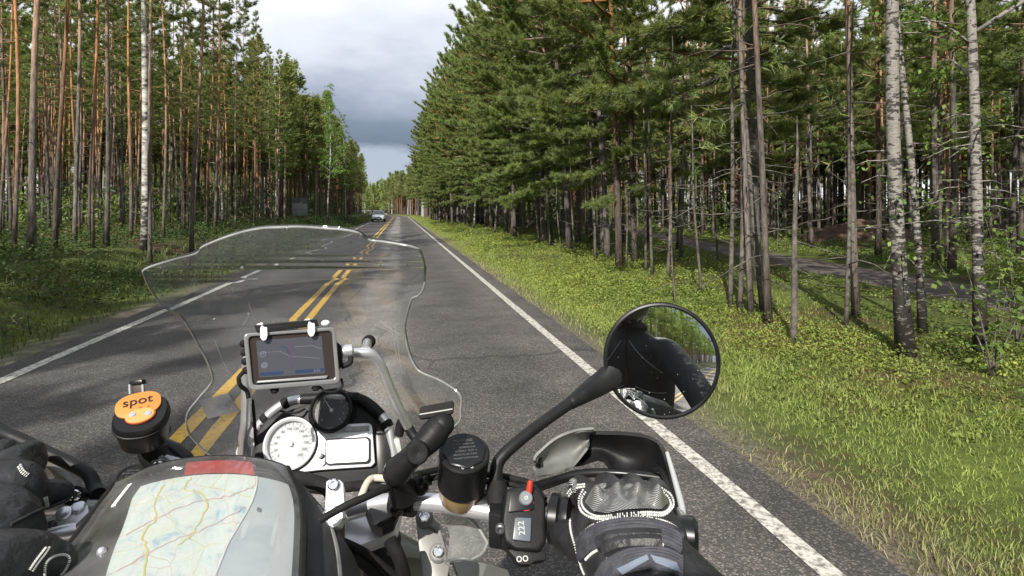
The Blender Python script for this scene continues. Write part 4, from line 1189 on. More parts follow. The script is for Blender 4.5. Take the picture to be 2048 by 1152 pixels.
# LCD: black surround, pale glass
def rrect(pl, x0, y0, x1, y1, r, h, skew=0.0, n=5):
    out = []
    for cx_, cy_, a0 in ((x0 + r, y0 + r, 180), (x1 - r, y0 + r, 270), (x1 - r, y1 - r, 0), (x0 + r, y1 - r, 90)):
        for k in range(n):
            a = rad(a0 + 90 * k / (n - 1)); x = cx_ + r * math.cos(a); y = cy_ + r * math.sin(a)
            out.append(pl.q(x, y + skew * (x - (x0 + x1) / 2), h))
    return out
MB().prism(rrect(dash, 650, 876, 741, 929, 8, -.001, -.05), DN * .0035).build("display_frame", SATIN, panel, bevel=.0008)
LCD = mat("lcd_glass", (.80, .81, .80), .18, .35, coat=1.0)
MB().prism(rrect(dash, 654, 880, 737, 925, 6, .0022, -.05), DN * .0012).build("display", LCD, panel)
for px, py, r, m in ((642, 912, .0042, SATIN), (645, 926, .0042, SILVER)):
    MB().lathe(dash.q(px, py, -.002), DN, [(r, 0), (r, .0035), (r * .8, .0048), (.0001, .005)], 18).build("panel_button", m, panel)
def dial(name, px, py, rpx, sy, ring, facem, rr, parent, needle, ticks, nums, size, tickm):
    c = dash.q(px, py, -.004); R = (dash.q(px + rpx, py) - dash.q(px, py)).length
    MB().lathe(c, DN, [(R * .90, -.03), (R * 1.10, -.02), (R * 1.10, .004), (R * 1.04, .008), (R * .96, .006), (R * .93, .001), (R * .90, .001)][1:], 56, sy=sy).build(name + "_housing", BLACK, parent)
    MB().lathe(c, DN, [(R * .97, .001), (R * 1.06, .006), (R * 1.06, .0105), (R * .98, .0115), (R * .90, .009), (R * .90, .001)], 56, sy=sy, ring=True).build(name + "_ring", ring, parent)
    MB().lathe(c, DN, [(R * .95, -.004), (R * .95, .0022), (.0001, .0022)], 48, sy=sy).build(name + "_face", facem, parent)
    mb = MB()
    for k in range(ticks):
        a = rad(225 - 270 * k / (ticks - 1)); L = .13 if k % 2 == 0 else .07
        e1 = dash.u * math.cos(a) + dash.v * math.sin(a) * sy; e2 = dash.u * -math.sin(a) + dash.v * math.cos(a)
        mb.box(c + e1 * R * (.86 - L / 2) + DN * .0026, e1 * R * L / 2, e2 * R * .009, DN * .0003)
    mb.build("scale_marks", tickm, parent)
    for k, tx in enumerate(nums):
        a = rad(225 - 270 * k / (len(nums) - 1)); e1 = dash.u * math.cos(a) + dash.v * math.sin(a) * sy
        text_part(tx, R * size, c + e1 * R * .62 + DN * .0027, dash.u, dash.v, tickm, parent)
    a = rad(needle); e1 = dash.u * math.cos(a) + dash.v * math.sin(a); e2 = dash.u * -math.sin(a) + dash.v * math.cos(a)
    mb = MB(); mb.prism([c - e1 * R * .12 + e2 * R * .03 + DN * .0045, c - e1 * R * .12 - e2 * R * .03 + DN * .0045, c + e1 * R * .74 - e2 * R * .008 + DN * .0045, c + e1 * R * .74 + e2 * R * .008 + DN * .0045], DN * .0006)
    mb.lathe(c + DN * .002, DN, [(R * .10, 0), (R * .10, .004), (R * .07, .005), (.0001, .005)], 16); mb.build("needle", mat("needle", (.7, .68, .66), .4), parent)
    MB().lathe(c, DN, [(R * .93, .0078), (R * .93, .0088), (.0001, .0088)], 48, sy=sy).build("dial_glass", glass("dial_glass", (.97, .97, .97), False, haze=.05, streaks=False, hscale=30), parent)
SPEEDF = mat("speedo_face", (.20, .225, .25), .40, .0)
dial("speedometer", 581, 888, 49, 1.0, SILVER, SPEEDF, 0, panel, 135, 25, ["0", "20", "40", "60", "80", "100", "120", "140", "160", "180", "200", "220"], .15, mat("dark_marks", (.05, .05, .055), .5))
MB().lathe(dash.q(663, 821, -.022), DN, [(.0315, -.02), (.0345, -.005), (.0345, .014), (.031, .017)], 44, sy=1.0).build("dial_pod", BLACK, panel)
dial("tachometer", 663, 821, 40, 1.0, SATIN, mat("tacho_face", (.025, .027, .03), .45), 0, panel, 125, 17, ["0", "1", "2", "3", "4", "5", "6", "7", "8", "9"], .17, LETTER)
# tube frame arching over the dials, with foam sleeves and ties
fr = [P(508, 872, .885), P(515, 856, .885), P(540, 828, .89), P(571, 806, .895), P(600, 799, .90), P(627, 797, .90), P(665, 793, .90), P(712, 796, .90), P(740, 810, .895), P(764, 833, .89), P(776, 852, .885), P(782, 880, .88), P(788, 912, .875)]
T("cockpit_frame", fr, .0068, ALU, panel)
for a, b in ((600, 640), (690, 764)):
    seg = [p for p in bez(fr, 12) if a < proj(p)[0] < b]
    MB().tube(seg, .0078, 14).build("foam_sleeve", BLACK, panel)
for px, py in ((571, 806), (712, 796), (774, 848), (531, 838)):
    c = min(bez(fr, 12), key=lambda p: (proj(p)[0] - px) ** 2 + (proj(p)[1] - py) ** 2)
    mb = MB(); mb.ball(c, .0086, 8); mb.build("cable_tie", RUBBER, panel)
MB().prism([Plane(P(787, 900, .875), -FWD).q(*p) for p in ((778, 880), (799, 878), (806, 912), (782, 918))], FWD * .012).build("panel_side", SILVER, panel, bevel=.004)
for (a, b) in (((520, 880), (503, 845)), ((522, 850), (516, 900)), ((730, 830), (752, 842)), ((560, 822), (610, 818))):
    T("wire", [P(*a, .88), P((a[0] + b[0]) / 2 + 4, (a[1] + b[1]) / 2 + 6, .872), P(*b, .885)], .0016, RUBBER, panel, n=6)
T("wire", [P(505, 800, .83), P(509, 840, .84), P(511, 880, .86), P(514, 900, .87)], .0022, RUBBER, panel, n=7)

# ---- handlebar and what is clamped to it
BD = .64
hb = [P(640, 1030, .67), P(690, 1024, .66), P(745, 1010, .655), P(800, 1003, .65), P(860, 1004, .645), P(910, 1010, .64), P(985, 1024, .63), P(1090, 1042, .62), P(1215, 1058, .605), P(1365, 1068, .595)]
bar = T("handlebar", hb, .0095, ALU, n=20)
hbl = [P(640, 1030, .67), P(480, 1040, .69), P(330, 1032, .70), P(230, 1018, .69), P(120, 1010, .66), P(40, 1015, .63), P(-70, 1030, .60)]
T("handlebar", hbl, .0095, ALU, n=20)
def clampring(px, py, d, w, r, m, name, ax):
    MB().lathe(P(px, py, d) - Vector(ax).normalized() * w / 2, ax, [(r, 0), (r * 1.04, w * .1), (r * 1.04, w * .9), (r, w)], 28).build(name, m, bike)
AX = (P(985, 1024, .63) - P(860, 1004, .645)).normalized()
clampring(808, 1003, .65, .028, .0135, BLACK, "mount_clamp", AX)
screw(P(796, 985, .628), -FWD + Vector((0, 0, .8)), .0042, bike, SATIN); screw(P(797, 1000, .625), -FWD + Vector((0, 0, .4)), .0042, bike, SATIN)
# left riser block and yoke
pl = Plane(P(668, 990, .60), (Vector((0, -.8, .6))))
mb = MB(); mb.prism([pl.q(*p) for p in ((652, 962), (660, 958), (680, 959), (687, 966), (690, 1020), (650, 1024))], -pl.n * .026); mb.build("bar_riser", SILVER, bike, bevel=.004)
screw(pl.q(667, 971, .0005), pl.n, .0058, bike, CHROME)
mb = MB(); mb.lathe(P(667, 1037, .59), pl.n, [(.010, -.016), (.0115, -.004), (.0115, .003), (.009, .006), (.006, .006), (.005, .002), (.0001, .002)], 24); mb.build("bar_riser", ALU, bike)
mb = MB(); pl2 = Plane(P(745, 1060, .66), Vector((0, -.5, .86)))
mb.prism([pl2.q(*p) for p in ((690, 1028), (745, 1030), (792, 1034), (800, 1050), (786, 1066), (712, 1094), (688, 1090))], -pl2.n * .022); mb.build("top_yoke", SILVER, bike, bevel=.005)
mb = MB(); mb.lathe(P(766, 1030, .65), pl2.n, [(.016, -.012), (.018, 0), (.018, .006), (.014, .010), (.0001, .010)], 8); mb.build("steering_nut", SATIN, bike)
# brake fluid reservoir
RC = P(929, 903, .62); RAX = Vector((.02, -.42, .9)).normalized()
mb = MB(); k = .62 / 1200
mb.lathe(RC, RAX, [(46 * k, -.046), (50 * k, -.044), (50.5 * k, -.012), (51 * k, -.011), (51 * k, -.002), (48 * k, .0), (.0001, .0)][1:], 48)
cap = mb.build("brake_reservoir_cap", BLACK, bike)
mb = MB(); mb.lathe(RC + RAX * .0002, RAX, [(44 * k, -.002), (44 * k, .0012), (42 * k, .002), (.0001, .002)], 8); mb.build("cap_plate", SATIN, cap)
mb = MB(); mb.lathe(RC, RAX, [(.0001, -.068), (38 * k, -.068), (45 * k, -.063), (46 * k, -.044), (.0001, -.044)], 40)
mb.build("brake_reservoir", mat("amber_brake_fluid_plastic", (.26, .17, .075), .32, col2=(.33, .23, .11), nscale=30, coat=.4), bike)
rp = Plane(RC + RAX * .0022, RAX)
for i_, (tx, sz) in enumerate((("WARNING", .0042), ("CLEAN FILLER CAP", .0027), ("BEFORE REMOVING", .0027), ("USE ONLY  DOT 4", .0031), ("BRAKE FLUID FROM", .0027), ("SEALED CONTAINER", .0027))):
    text_part(tx, sz, rp.m(0, .0125 - i_ * .0046, 0), rp.u, rp.v, mat("cap_lettering", (.11, .11, .115), .5) if i_ == 0 else bpy.data.materials["cap_lettering"], cap)
rp2 = Plane(RC - RAX * .006 + (-FWD) * .0263 + Vector((0, 0, 0)), -FWD)
text_part("0 0 8", .006, RC - RAX * .001 + rp.v * -.0205 + RAX * .0012, rp.u, rp.v, LETTER, cap)
T("reservoir_bracket", [P(930, 985, .63), P(940, 1002, .635), P(975, 1010, .635)], .008, BLACK)
# right mirror
T("mirror_stem", [P(993, 985, .64), P(992, 948, .645), P(996, 926, .65), P(1012, 905, .655), P(1050, 872, .67), P(1095, 838, .69), P(1149, 800, .715), P(1165, 789, .722)], [.0078, .0075, .0070, .0066, .0066, .0066, .0069, .0072], BLACK)
T("mirror_boot", [P(995, 1012, .632), P(994, 985, .64), P(993, 962, .645)], [.0122, .0118, .0100], RUBBER)
mc = P(1322, 720, .77)
T("mirror_stem", [P(1140, 808, .712), P(1150, 800, .716), P(1190, 774, .745), P(1216, 757, .775), P(1240, 742, .79)], [.0073, .0084, .0135, .0160, .0158], BLACK)
mn = Vector((-.30, -.94, .05)).normalized()
# the head is tilted so that the glass shows the rider's shoulder and the road behind
mr_ = (P(1322 + 114, 720, .77) - mc).length
ax = (CAMP - mc).normalized()
mn = (ax + (Vector((.055, -.5, 1.31)) - mc).normalized()).normalized()
mb = MB(); mb.lathe(mc, mn, [(.0001, -.030), (mr_ * .35, -.029), (mr_ * .75, -.021), (mr_ * .96, -.009), (mr_ * 1.0, 0), (mr_ * 1.0, .004), (mr_ * .985, .006), (mr_ * .955, .006), (mr_ * .945, .002), (.0001, .002)], 72)
mirror = mb.build("mirror_head", BLACK, bike, angle=50)
# lightly convex glass, turned outwards
def mirror_glass():
    m = bpy.data.materials.new("dusty_mirror_glass"); m.use_nodes = True
    t = m.node_tree; b = t.nodes['Principled BSDF']; b.inputs['Metallic'].default_value = 1; b.inputs['Roughness'].default_value = .012
    tc = N(t, "ShaderNodeTexCoord"); v = N(t, "ShaderNodeTexVoronoi"); v.inputs['Scale'].default_value = 170
    t.links.new(tc.outputs['Object'], v.inputs['Vector'])
    sc_ = N(t, "ShaderNodeSeparateColor"); t.links.new(v.outputs['Color'], sc_.inputs[0])
    th = N(t, "ShaderNodeMath", operation='MULTIPLY_ADD'); th.inputs[1].default_value = .32; th.inputs[2].default_value = -.16; t.links.new(sc_.outputs[0], th.inputs[0])
    lt = N(t, "ShaderNodeMath", operation='LESS_THAN'); t.links.new(v.outputs['Distance'], lt.inputs[0]); t.links.new(th.outputs[0], lt.inputs[1])
    mx = N(t, "ShaderNodeMath", operation='MULTIPLY'); mx.inputs[1].default_value = .32; t.links.new(lt.outputs[0], mx.inputs[0])
    ad = N(t, "ShaderNodeMath", operation='ADD'); ad.inputs[1].default_value = .004; t.links.new(mx.outputs[0], ad.inputs[0])
    d = N(t, "ShaderNodeBsdfDiffuse"); d.inputs[0].default_value = (.55, .53, .5, 1)
    ms = N(t, "ShaderNodeMixShader"); t.links.new(ad.outputs[0], ms.inputs[0]); t.links.new(b.outputs[0], ms.inputs[1]); t.links.new(d.outputs[0], ms.inputs[2])
    b.inputs['Base Color'].default_value = (.86, .87, .88, 1)
    t.links.new(ms.outputs[0], t.nodes['Material Output'].inputs[0]); return m
MIRROR_AIM = (ax * 1.0 + Vector((.13, 0, 0))).normalized()
u_ = Vector((0, 0, 1)).cross(mn).normalized(); v_ = mn.cross(u_)
rows = []; Rg = mr_ * .945; nR = 24
verts = [mc + mn * .0035]; fcs = []
for i in range(1, nR + 1):
    r = Rg * i / nR
    for k_ in range(64):
        an = 2 * math.pi * k_ / 64; verts.append(mc + (u_ * math.cos(an) + v_ * math.sin(an)) * r + mn * .0035)
# convex with its apex shifted so the surface looks outwards: bulge = paraboloid about an offset axis
RADC = 1.25; tilt = Vector((MIRROR_AIM.dot(u_), MIRROR_AIM.dot(v_), 0)) / max(MIRROR_AIM.dot(mn), .1)
for i, p in enumerate(verts):
    rel = p - mc; a, b = rel.dot(u_), rel.dot(v_)
    verts[i] = p + mn * (-(a * a + b * b) / (2 * RADC) + Rg * Rg / (2 * RADC))
for k_ in range(64):
    fcs.append((0, 1 + k_, 1 + (k_ + 1) % 64))
for i in range(nR - 1):
    for k_ in range(64):
        a = 1 + i * 64 + k_; b = 1 + i * 64 + (k_ + 1) % 64; fcs.append((a, a + 64, b + 64, b))
MB().add(verts, fcs).build("mirror_glass", mirror_glass(), mirror)
MB().lathe(mc, mn, [(mr_ * .93, .0045), (mr_ * .955, .0075), (mr_ * .985, .007), (mr_ * 1.003, .003), (mr_ * 1.003, -.001), (mr_ * .95, -.001)], 72, ring=True).build("mirror_rim", SATIN, mirror)
# right switch housing
sw = Plane(P(1052, 1040, .59), Vector((-.02, -.80, .6)))
mb = MB(); mb.prism([sw.q(*p) for p in ((1012, 976), (1060, 968), (1082, 976), (1092, 1000), (1094, 1086), (1080, 1104), (1030, 1100), (1008, 1084), (1003, 1040))], -sw.n * .040)
swb = mb.build("switch_housing", BLACK, bike, bevel=.005, seg=3)
mb = MB(); mb.prism([sw.q(*p, h=.0002) for p in ((1020, 983), (1062, 977), (1068, 1020), (1016, 1026))], sw.n * .003); mb.build("switch_cover", SATIN, swb, bevel=.0015)
mb = MB(); mb.lathe(sw.q(1050, 999, .001), sw.n, [(.0068, 0), (.0068, .006), (.0058, .0072), (.0001, .0072)], 26); sb_ = mb.build("start_button", mat("grey_button", (.16, .17, .19), .4), swb)
text_part("\u00f8", .0075, sw.q(1050, 998, .0086), sw.u, sw.v, LETTER, sb_)
mb = MB(); mb.tube([sw.q(1056, 990, .004), sw.q(1057, 976, .008), sw.q(1058, 966, .010)], [.0034, .0032, .0026], 12); mb.build("kill_switch", mat("red_plastic", (.42, .035, .02), .4), swb)
mb = MB(); mb.lathe(sw.q(1051, 1006, -.001), sw.n, [(.0078, 0), (.0078, .0035), (.0001, .0036)], 24); mb.build("switch_collar", bpy.data.materials["red_plastic"], swb)
mb = MB(); mb.prism([sw.q(*p, h=0) for p in ((1029, 1036), (1062, 1037), (1060, 1085), (1024, 1081))], sw.n * .0045); rk = mb.build("rocker_switch", mat("rocker", (.10, .115, .135), .38), swb, bevel=.0015)
text_part("222", .0085, sw.q(1042, 1058, .0049), sw.v, -sw.u, LETTER, rk)
mb = MB(); mb.prism([sw.q(*p, h=-.006) for p in ((1016, 1096), (1094, 1098), (1096, 1118), (1072, 1122), (1062, 1128), (1042, 1128), (1030, 1112))], -sw.n * .02); tb = mb.build("turn_cancel_paddle", BLACK, swb, bevel=.002)
text_part("oo", .011, sw.q(1046, 1114, -.0055), sw.u, sw.v, LETTER, tb)
screw(P(1001, 1056, .585), -FWD + RGT * -.1 + Vector((0, 0, -.15)), .0050, bike)
mb = MB(); mb.box(P(999, 1050, .615), AX * .011, Vector((0, 0, .018)), FWD * .014); mb.build("brake_clamp", BLACK, bike, bevel=.003)
T("brake_master", [P(900, 985, .655), P(950, 1002, .65), P(1000, 1010, .645), P(1040, 1000, .655), P(1075, 985, .665)], [.010, .013, .014, .012, .009], BLACK)
gax = (P(1215, 1058, .605) - P(1090, 1042, .62)).normalized()
mb = MB(); mb.lathe(P(1098, 1035, .612), gax, [(.017, 0), (.0235, .002), (.0235, .010), (.020, .012), (.021, .014), (.021, .020), (.0165, .022)], 34); mb.build("throttle_collar", SATIN, bike)
T("throttle_grip", [P(1118, 1046, .615), P(1215, 1058, .605), P(1352, 1070, .595)], .0158, RUBBER, n=24)
T("brake_lever", [P(1070, 975, .665), P(1110, 962, .69), P(1160, 948, .70), P(1230, 946, .70), P(1320, 956, .685), P(1352, 966, .675)], [.006, .0055, .005, .0048, .0048, .006], SATIN)
T("throttle_cable", [P(1090, 1000, .64), P(1060, 968, .66), P(1030, 958, .67), P(985, 950, .68), P(900, 950, .69), P(840, 962, .70)], .0035, RUBBER, n=8)
T("throttle_cable", [P(1092, 1010, .64), P(1050, 978, .66), P(1000, 965, .67), P(930, 962, .68)], .0032, RUBBER, n=8)
# cables in front of the dash
T("clutch_cable", [P(640, 1040, .56), P(690, 1012, .565), P(740, 990, .58), P(795, 966, .61), P(830, 950, .66), P(882, 938, .70)], .0036, RUBBER, n=9)
T("brake_hose", [P(720, 1000, .68), P(735, 965, .70), P(752, 956, .71), P(785, 962, .70), P(800, 985, .69)], .0042, mat("clear_hose", (.5, .46, .38), .3), n=10)
T("wire_loom", [P(690, 975, .71), P(725, 972, .70), P(780, 980, .70), P(860, 960, .69)], .006, RUBBER, n=10)
T("wire_loom", [P(590, 955, .76), P(640, 968, .74), P(662, 985, .73), P(668, 1010, .72)], .009, RUBBER, n=12)
for k_, (a, b, c, r) in enumerate((((652, 1085), (720, 1120), (790, 1190), .006), ((648, 1105), (700, 1145), (750, 1210), .005), ((655, 1070), (730, 1105), (800, 1160), .004), ((780, 1080), (800, 1120), (815, 1180), .007))):
    T("wire_loom", [P(*a, .62), P(*b, .62), P(*c, .63)], r, RUBBER, n=9)
# fork, tank and the rest of the machine below the picture
for px in (760, 560):
    T("fork_leg", [P(px, 1080, .69), P(px + 6, 1250, .75), P(px + 20, 1900, 1.05)], [.024, .024, .029], SATIN, n=22)
mb = MB()
rows = []
for t in np.linspace(0, 1, 16):
    w = .08 + .13 * math.sin(min(1, t * 1.5) * math.pi * .55); y = .54 - .42 * t
    rows.append([Vector((-.07 + w * math.sin(a), y, .96 + (.18 - .06 * t) * math.cos(a) - .02)) for a in np.linspace(-1.75, 1.75, 21)])
mb.grid(rows, .004); mb.build("fuel_tank", mat("dark_grey_tank_paint", (.03, .031, .035), .3, col2=(.04, .04, .045), coat=.8), bike)
# grey side panel with two bolts, and the small clear deflector
fp = Plane(P(865, 1085, .70), Vector((-.05, -.75, .65)))
mb = MB(); mb.prism([fp.q(*p) for p in ((832, 1048), (842, 1032), (862, 1030), (880, 1048), (884, 1070), (896, 1092), (900, 1130), (896, 1150), (910, 1230), (850, 1230), (842, 1128))], -fp.n * .006); fg = mb.build("side_fairing", GREYFAIR, bike, bevel=.002)
for px, py in ((849, 1037), (876, 1107)):
    MB().lathe(fp.q(px, py, -.001), fp.n, [(.0105, 0), (.0105, .004), (.008, .006), (.0001, .006)], 26).build("bolt_boss", GREYP, fg)
    screw(fp.q(px, py, .006), fp.n, .0062, fg, CHROME)
MB().tube([fp.q(*p, h=.003) for p in ((858, 1050), (878, 1062), (886, 1090), (892, 1125), (905, 1132))], .0022, 8).build("panel_rib", GREYP, fg)
rows = []
for t in np.linspace(0, 1, 14):
    a = (np.interp(t, [0, .5, 1], [884, 900, 892]), 1030 + t * 100); b = (np.interp(t, [0, .3, .7, .9, 1], [905, 948, 972, 962, 940]), 1028 + t * 104)
    rows.append([fp.q(a[0] + (b[0] - a[0]) * s, a[1] + (b[1] - a[1]) * s, .02 + .018 * math.sin(s * 2.2)) for s in np.linspace(0, 1, 12)])
mb = MB(); mb.grid(rows, .004); df = mb.build("wind_deflector", glass("clear_deflector", (.86, .86, .84), False, haze=.16, hscale=22, streaks=False), bike)
MB().tube([r[-1] for r in rows] + [rows[-1][k_] for k_ in range(10, -1, -1)], .0016, 7).build("deflector_edge", PLEXI_EDGE, df)
rows = []
for t in np.linspace(0, 1, 10):
    rows.append([P(905 + s * 110 + t * 60, 1120 + t * 160 + 20 * s * s, .80 + .02 * s - .1 * t) for s in np.linspace(0, 1, 10)])
mb = MB(); mb.grid(rows, .006); mb.build("side_fairing", GREYFAIR, bike)

# ---- hand guards: moulded shells with a grey front piece
def guard(pts_up, pts_lo, d0, d1, bulge, name, m, thick=.004, n=30):
    rows = []; U = bez([P(x, y, 1) for x, y in pts_up], 6); L = bez([P(x, y, 1) for x, y in pts_lo], 6)
    def res(pl, m_):
        s = np.linspace(0, len(pl) - 1, m_); return [pl[int(i)].lerp(pl[min(int(i) + 1, len(pl) - 1)], i - int(i)) for i in s]
    U = res(U, n); L = res(L, n)
    for i in range(n):
        t = i / (n - 1); d = d0 + (d1 - d0) * t + bulge * math.sin(math.pi * t); r = []
        for j in range(9):
            s = j / 8; q = (U[i].lerp(L[i], s) - CAMP) * (d + .022 * math.sin(math.pi * s))
            r.append(CAMP + q)
        rows.append(r)
    mb = MB(); mb.grid(rows, thick); return mb.build(name, m, bike, angle=60)
hgd = guard([(1072, 925), (1078, 910), (1112, 881), (1152, 865), (1187, 861), (1272, 865), (1314, 879), (1332, 902), (1348, 955), (1360, 1006), (1376, 1040)],
      [(1074, 953), (1088, 952), (1128, 936), (1164, 932), (1203, 922), (1228, 954), (1262, 968), (1296, 958), (1318, 946), (1336, 990), (1350, 1050)], .70, .60, .09, "hand_guard", BLACK, thick=.005)
guard([(1070, 922), (1077, 909), (1112, 879), (1152, 863), (1187, 859)], [(1071, 948), (1092, 944), (1128, 938), (1144, 930), (1172, 895)], .685, .728, .004, "guard_insert", GREYP, thick=-.003)
edge = [P(x, y, d) for x, y, d in ((1070, 924, .695), (1078, 908, .71), (1112, 879, .735), (1152, 863, .725), (1187, 859, .735))]
MB().tube(bez(edge, 6), .0028, 8).build("guard_rim", GREYFAIR, bike)
gp = Plane(P(1372, 1070, .60), -FWD + RGT * -.2)
T("guard_end", [P(1334, 905, .665), P(1347, 950, .645), P(1362, 1006, .62), P(1366, 1030, .61)], [.0022, .003, .0036, .0036], mat("light_grey_edge", (.34, .35, .36), .35), n=10)
mb = MB(); mb.prism([gp.q(*p) for p in ((1362, 1030), (1372, 1030), (1382, 1050), (1385, 1080), (1380, 1103), (1370, 1110), (1360, 1108), (1358, 1060))], FWD * .018); mb.build("guard_end", GREYP, bike, bevel=.004)
MB().lathe(P(1366, 1072, .593), gax, [(.017, -.012), (.019, 0), (.019, .010), (.014, .014), (.0001, .014)], 24).build("bar_end", SATIN, bike)
# left side
T("mirror_stem", [P(196, 990, .68), P(190, 978, .69), P(178, 950, .70), P(150, 932, .705), P(100, 908, .71), P(40, 880, .715), P(0, 862, .72), P(-110, 800, .75)], [.0085, .0078, .0072, .0072, .0072, .0078, .0078, .008], BLACK)
mb = MB(); mcl = P(-190, 745, .78); mb.lathe(mcl, (CAMP - mcl), [(.0001, -.03), (.03, -.028), (.058, -.018), (.068, 0), (.066, .006), (.0001, .006)], 40); mb.build("mirror_head", BLACK, bike)
guard([(-120, 830), (-40, 858), (40, 905), (100, 925), (140, 950), (160, 985)], [(-120, 960), (-60, 960), (20, 985), (80, 990), (130, 998), (150, 1004)], .62, .72, .05, "hand_guard", GREYFAIR, thick=.005)
CCX = P(262, 950, .68); CAX = Vector((-.03, -.42, .9)).normalized(); k = .68 / 1200
mb = MB(); mb.lathe(CCX, CAX, [(24 * k, -.034), (27 * k, -.02), (28 * k, -.012), (30 * k, -.011), (30 * k, -.002), (28 * k, 0), (24 * k, .0), (23 * k, -.001), (.0001, -.001)], 40); mb.build("clutch_reservoir", BLACK, bike)
rp = Plane(CCX, CAX)
for i_ in range(4):
    text_part(("CLEAN CAP", "BEFORE OPENING", "USE ONLY", "CLUTCH FLUID")[i_], .0025, rp.m(0, .006 - .004 * i_, .0002), rp.u, rp.v, bpy.data.materials["cap_lettering"], bike)
T("clutch_master", [P(330, 968, .70), P(285, 975, .70), P(240, 982, .70), P(205, 992, .69), P(170, 998, .68)], [.007, .008, .009, .010, .008], SATIN)
MB().lathe(P(150, 992, .66), Vector((0, -.8, .5)), [(.010, -.01), (.010, .004), (.0001, .004)], 20).build("lever_pivot", SATIN, bike); screw(P(150, 991, .652), Vector((0, -.8, .5)), .0055, bike, CHROME)
mb = MB(); lp = Plane(P(150, 1050, .62), Vector((.05, -.55, .83)))
mb.prism([lp.q(*p) for p in ((118, 1030), (150, 1004), (176, 1010), (178, 1024), (140, 1060), (122, 1072), (116, 1060))], -lp.n * .006); yk = mb.build("left_switch_plate", SILVER, bike, bevel=.0015)
for px, py, r in ((128, 1029, .0075), (158, 1016, .0062)):
    MB().lathe(lp.q(px, py, .0002), lp.n, [(r, 0), (r, .0025), (r * .8, .0035), (.0001, .0035)], 24).build("switch_button", ALU, yk)
mb = MB(); mb.prism([lp.q(*p, h=-.004) for p in ((60, 1050), (110, 1030), (116, 1066), (62, 1080))], -lp.n * .02); mb.build("left_switch_housing", SATIN, bike, bevel=.004)
T("clutch_lever", [P(150, 1060, .62), P(110, 1068, .61), P(60, 1085, .60), P(10, 1100, .60), P(-60, 1110, .60)], [.008, .007, .007, .0065, .006], ALU)
T("throttle_grip", [P(70, 1012, .645), P(0, 1020, .62), P(-90, 1032, .595)], .0158, RUBBER, n=22)
# bodywork, seat, wheels
def wheel(y, r, w):
    t = MB(); t.lathe((-.08 - w / 2, y, r), (1, 0, 0), [(r * .74, .0), (r * .9, 0), (r * .985, w * .28), (r, w * .5), (r * .985, w * .72), (r * .9, w), (r * .74, w), (r * .74, 0)], 56, ring=True)
    o = t.build("wheel", RUBBER, bike)
    h = MB(); h.lathe((-.08 - w * .35, y, r), (1, 0, 0), [(r * .74, 0), (r * .74, w * .7), (r * .66, w * .6), (r * .66, w * .1), (r * .74, 0)], 48, ring=True)
    for k_ in range(10):
        a = k_ * math.pi / 5; h.tube([(-.08, y + .03 * math.cos(a), r + .03 * math.sin(a)), (-.08, y + r * .69 * math.cos(a + .1), r + r * .69 * math.sin(a + .1))], [.014, .010], 8)
    h.lathe((-.08 - .05, y, r), (1, 0, 0), [(.05, 0), (.05, .1)], 20); h.build("rim", ALU, o)
wheel(1.22, .325, .11); wheel(-.30, .31, .15)
mb = MB(); rows = []
for t in np.linspace(0, 1, 14):
    w = .10 + .07 * math.sin(t * 2.6); y = .10 - .95 * t; z = .86 - .05 * math.sin(t * 3.1) + .03 * t
    rows.append([Vector((-.08 + w * math.sin(a), y, z - .10 + .10 * math.cos(a))) for a in np.linspace(-1.6, 1.6, 15)])
mb.grid(rows, .01); mb.build("seat", RUBBER, bike)
mb = MB(); mb.box((-.08, .45, .52), (.14, 0, 0), (0, .22, 0), (0, 0, .14)); mb.build("engine", GREYP, bike, bevel=.03)
for s in (-1, 1):
    MB().lathe((-.08 + s * .13, .5, .42), (s, 0, -.15), [(.07, 0), (.075, .02), (.075, .14), (.06, .19), (.0001, .2)], 24, squash=.6).build("cylinder_head", ALU, bike)
rows = []
for t in np.linspace(0, 1, 12):
    rows.append([Vector((-.08 + (.05 + .12 * math.sin(t * 2.4)) * math.sin(a), 1.0 + .30 * t * 1.0 - .25 * t * t, 1.0 - .18 * t - .07 * (1 - math.cos(a)))) for a in np.linspace(-1.5, 1.5, 13)])
mb = MB(); mb.grid(rows, .004); mb.build("front_cowl", GREYFAIR, bike)
MB().lathe((-.08, 1.16, .93), (0, 1, -.1), [(.07, -.06), (.085, 0), (.085, .02), (.0001, .035)], 32).build("headlight", glass("headlight_glass", (.9, .9, .9), False, haze=.2, streaks=False), bike)
rows = [[Vector((-.08 + .06 * math.sin(a), 1.22 + .36 * math.cos(b), .325 + .36 * math.sin(b) + .02 * math.cos(a))) for a in np.linspace(-1.5, 1.5, 9)] for b in np.linspace(.4, 2.5, 20)]
mb = MB(); mb.grid(rows, .004); mb.build("mudguard", BLACK, bike)
T("exhaust", [(.07, .3, .35), (.09, -.1, .34), (.10, -.35, .42), (.10, -.75, .52)], [.03, .03, .05, .055], ALU, n=20)
T("tail_frame", [(-.08, -.2, .70), (-.08, -.8, .82), (-.08, -1.0, .84)], [.07, .06, .03], BLACK)

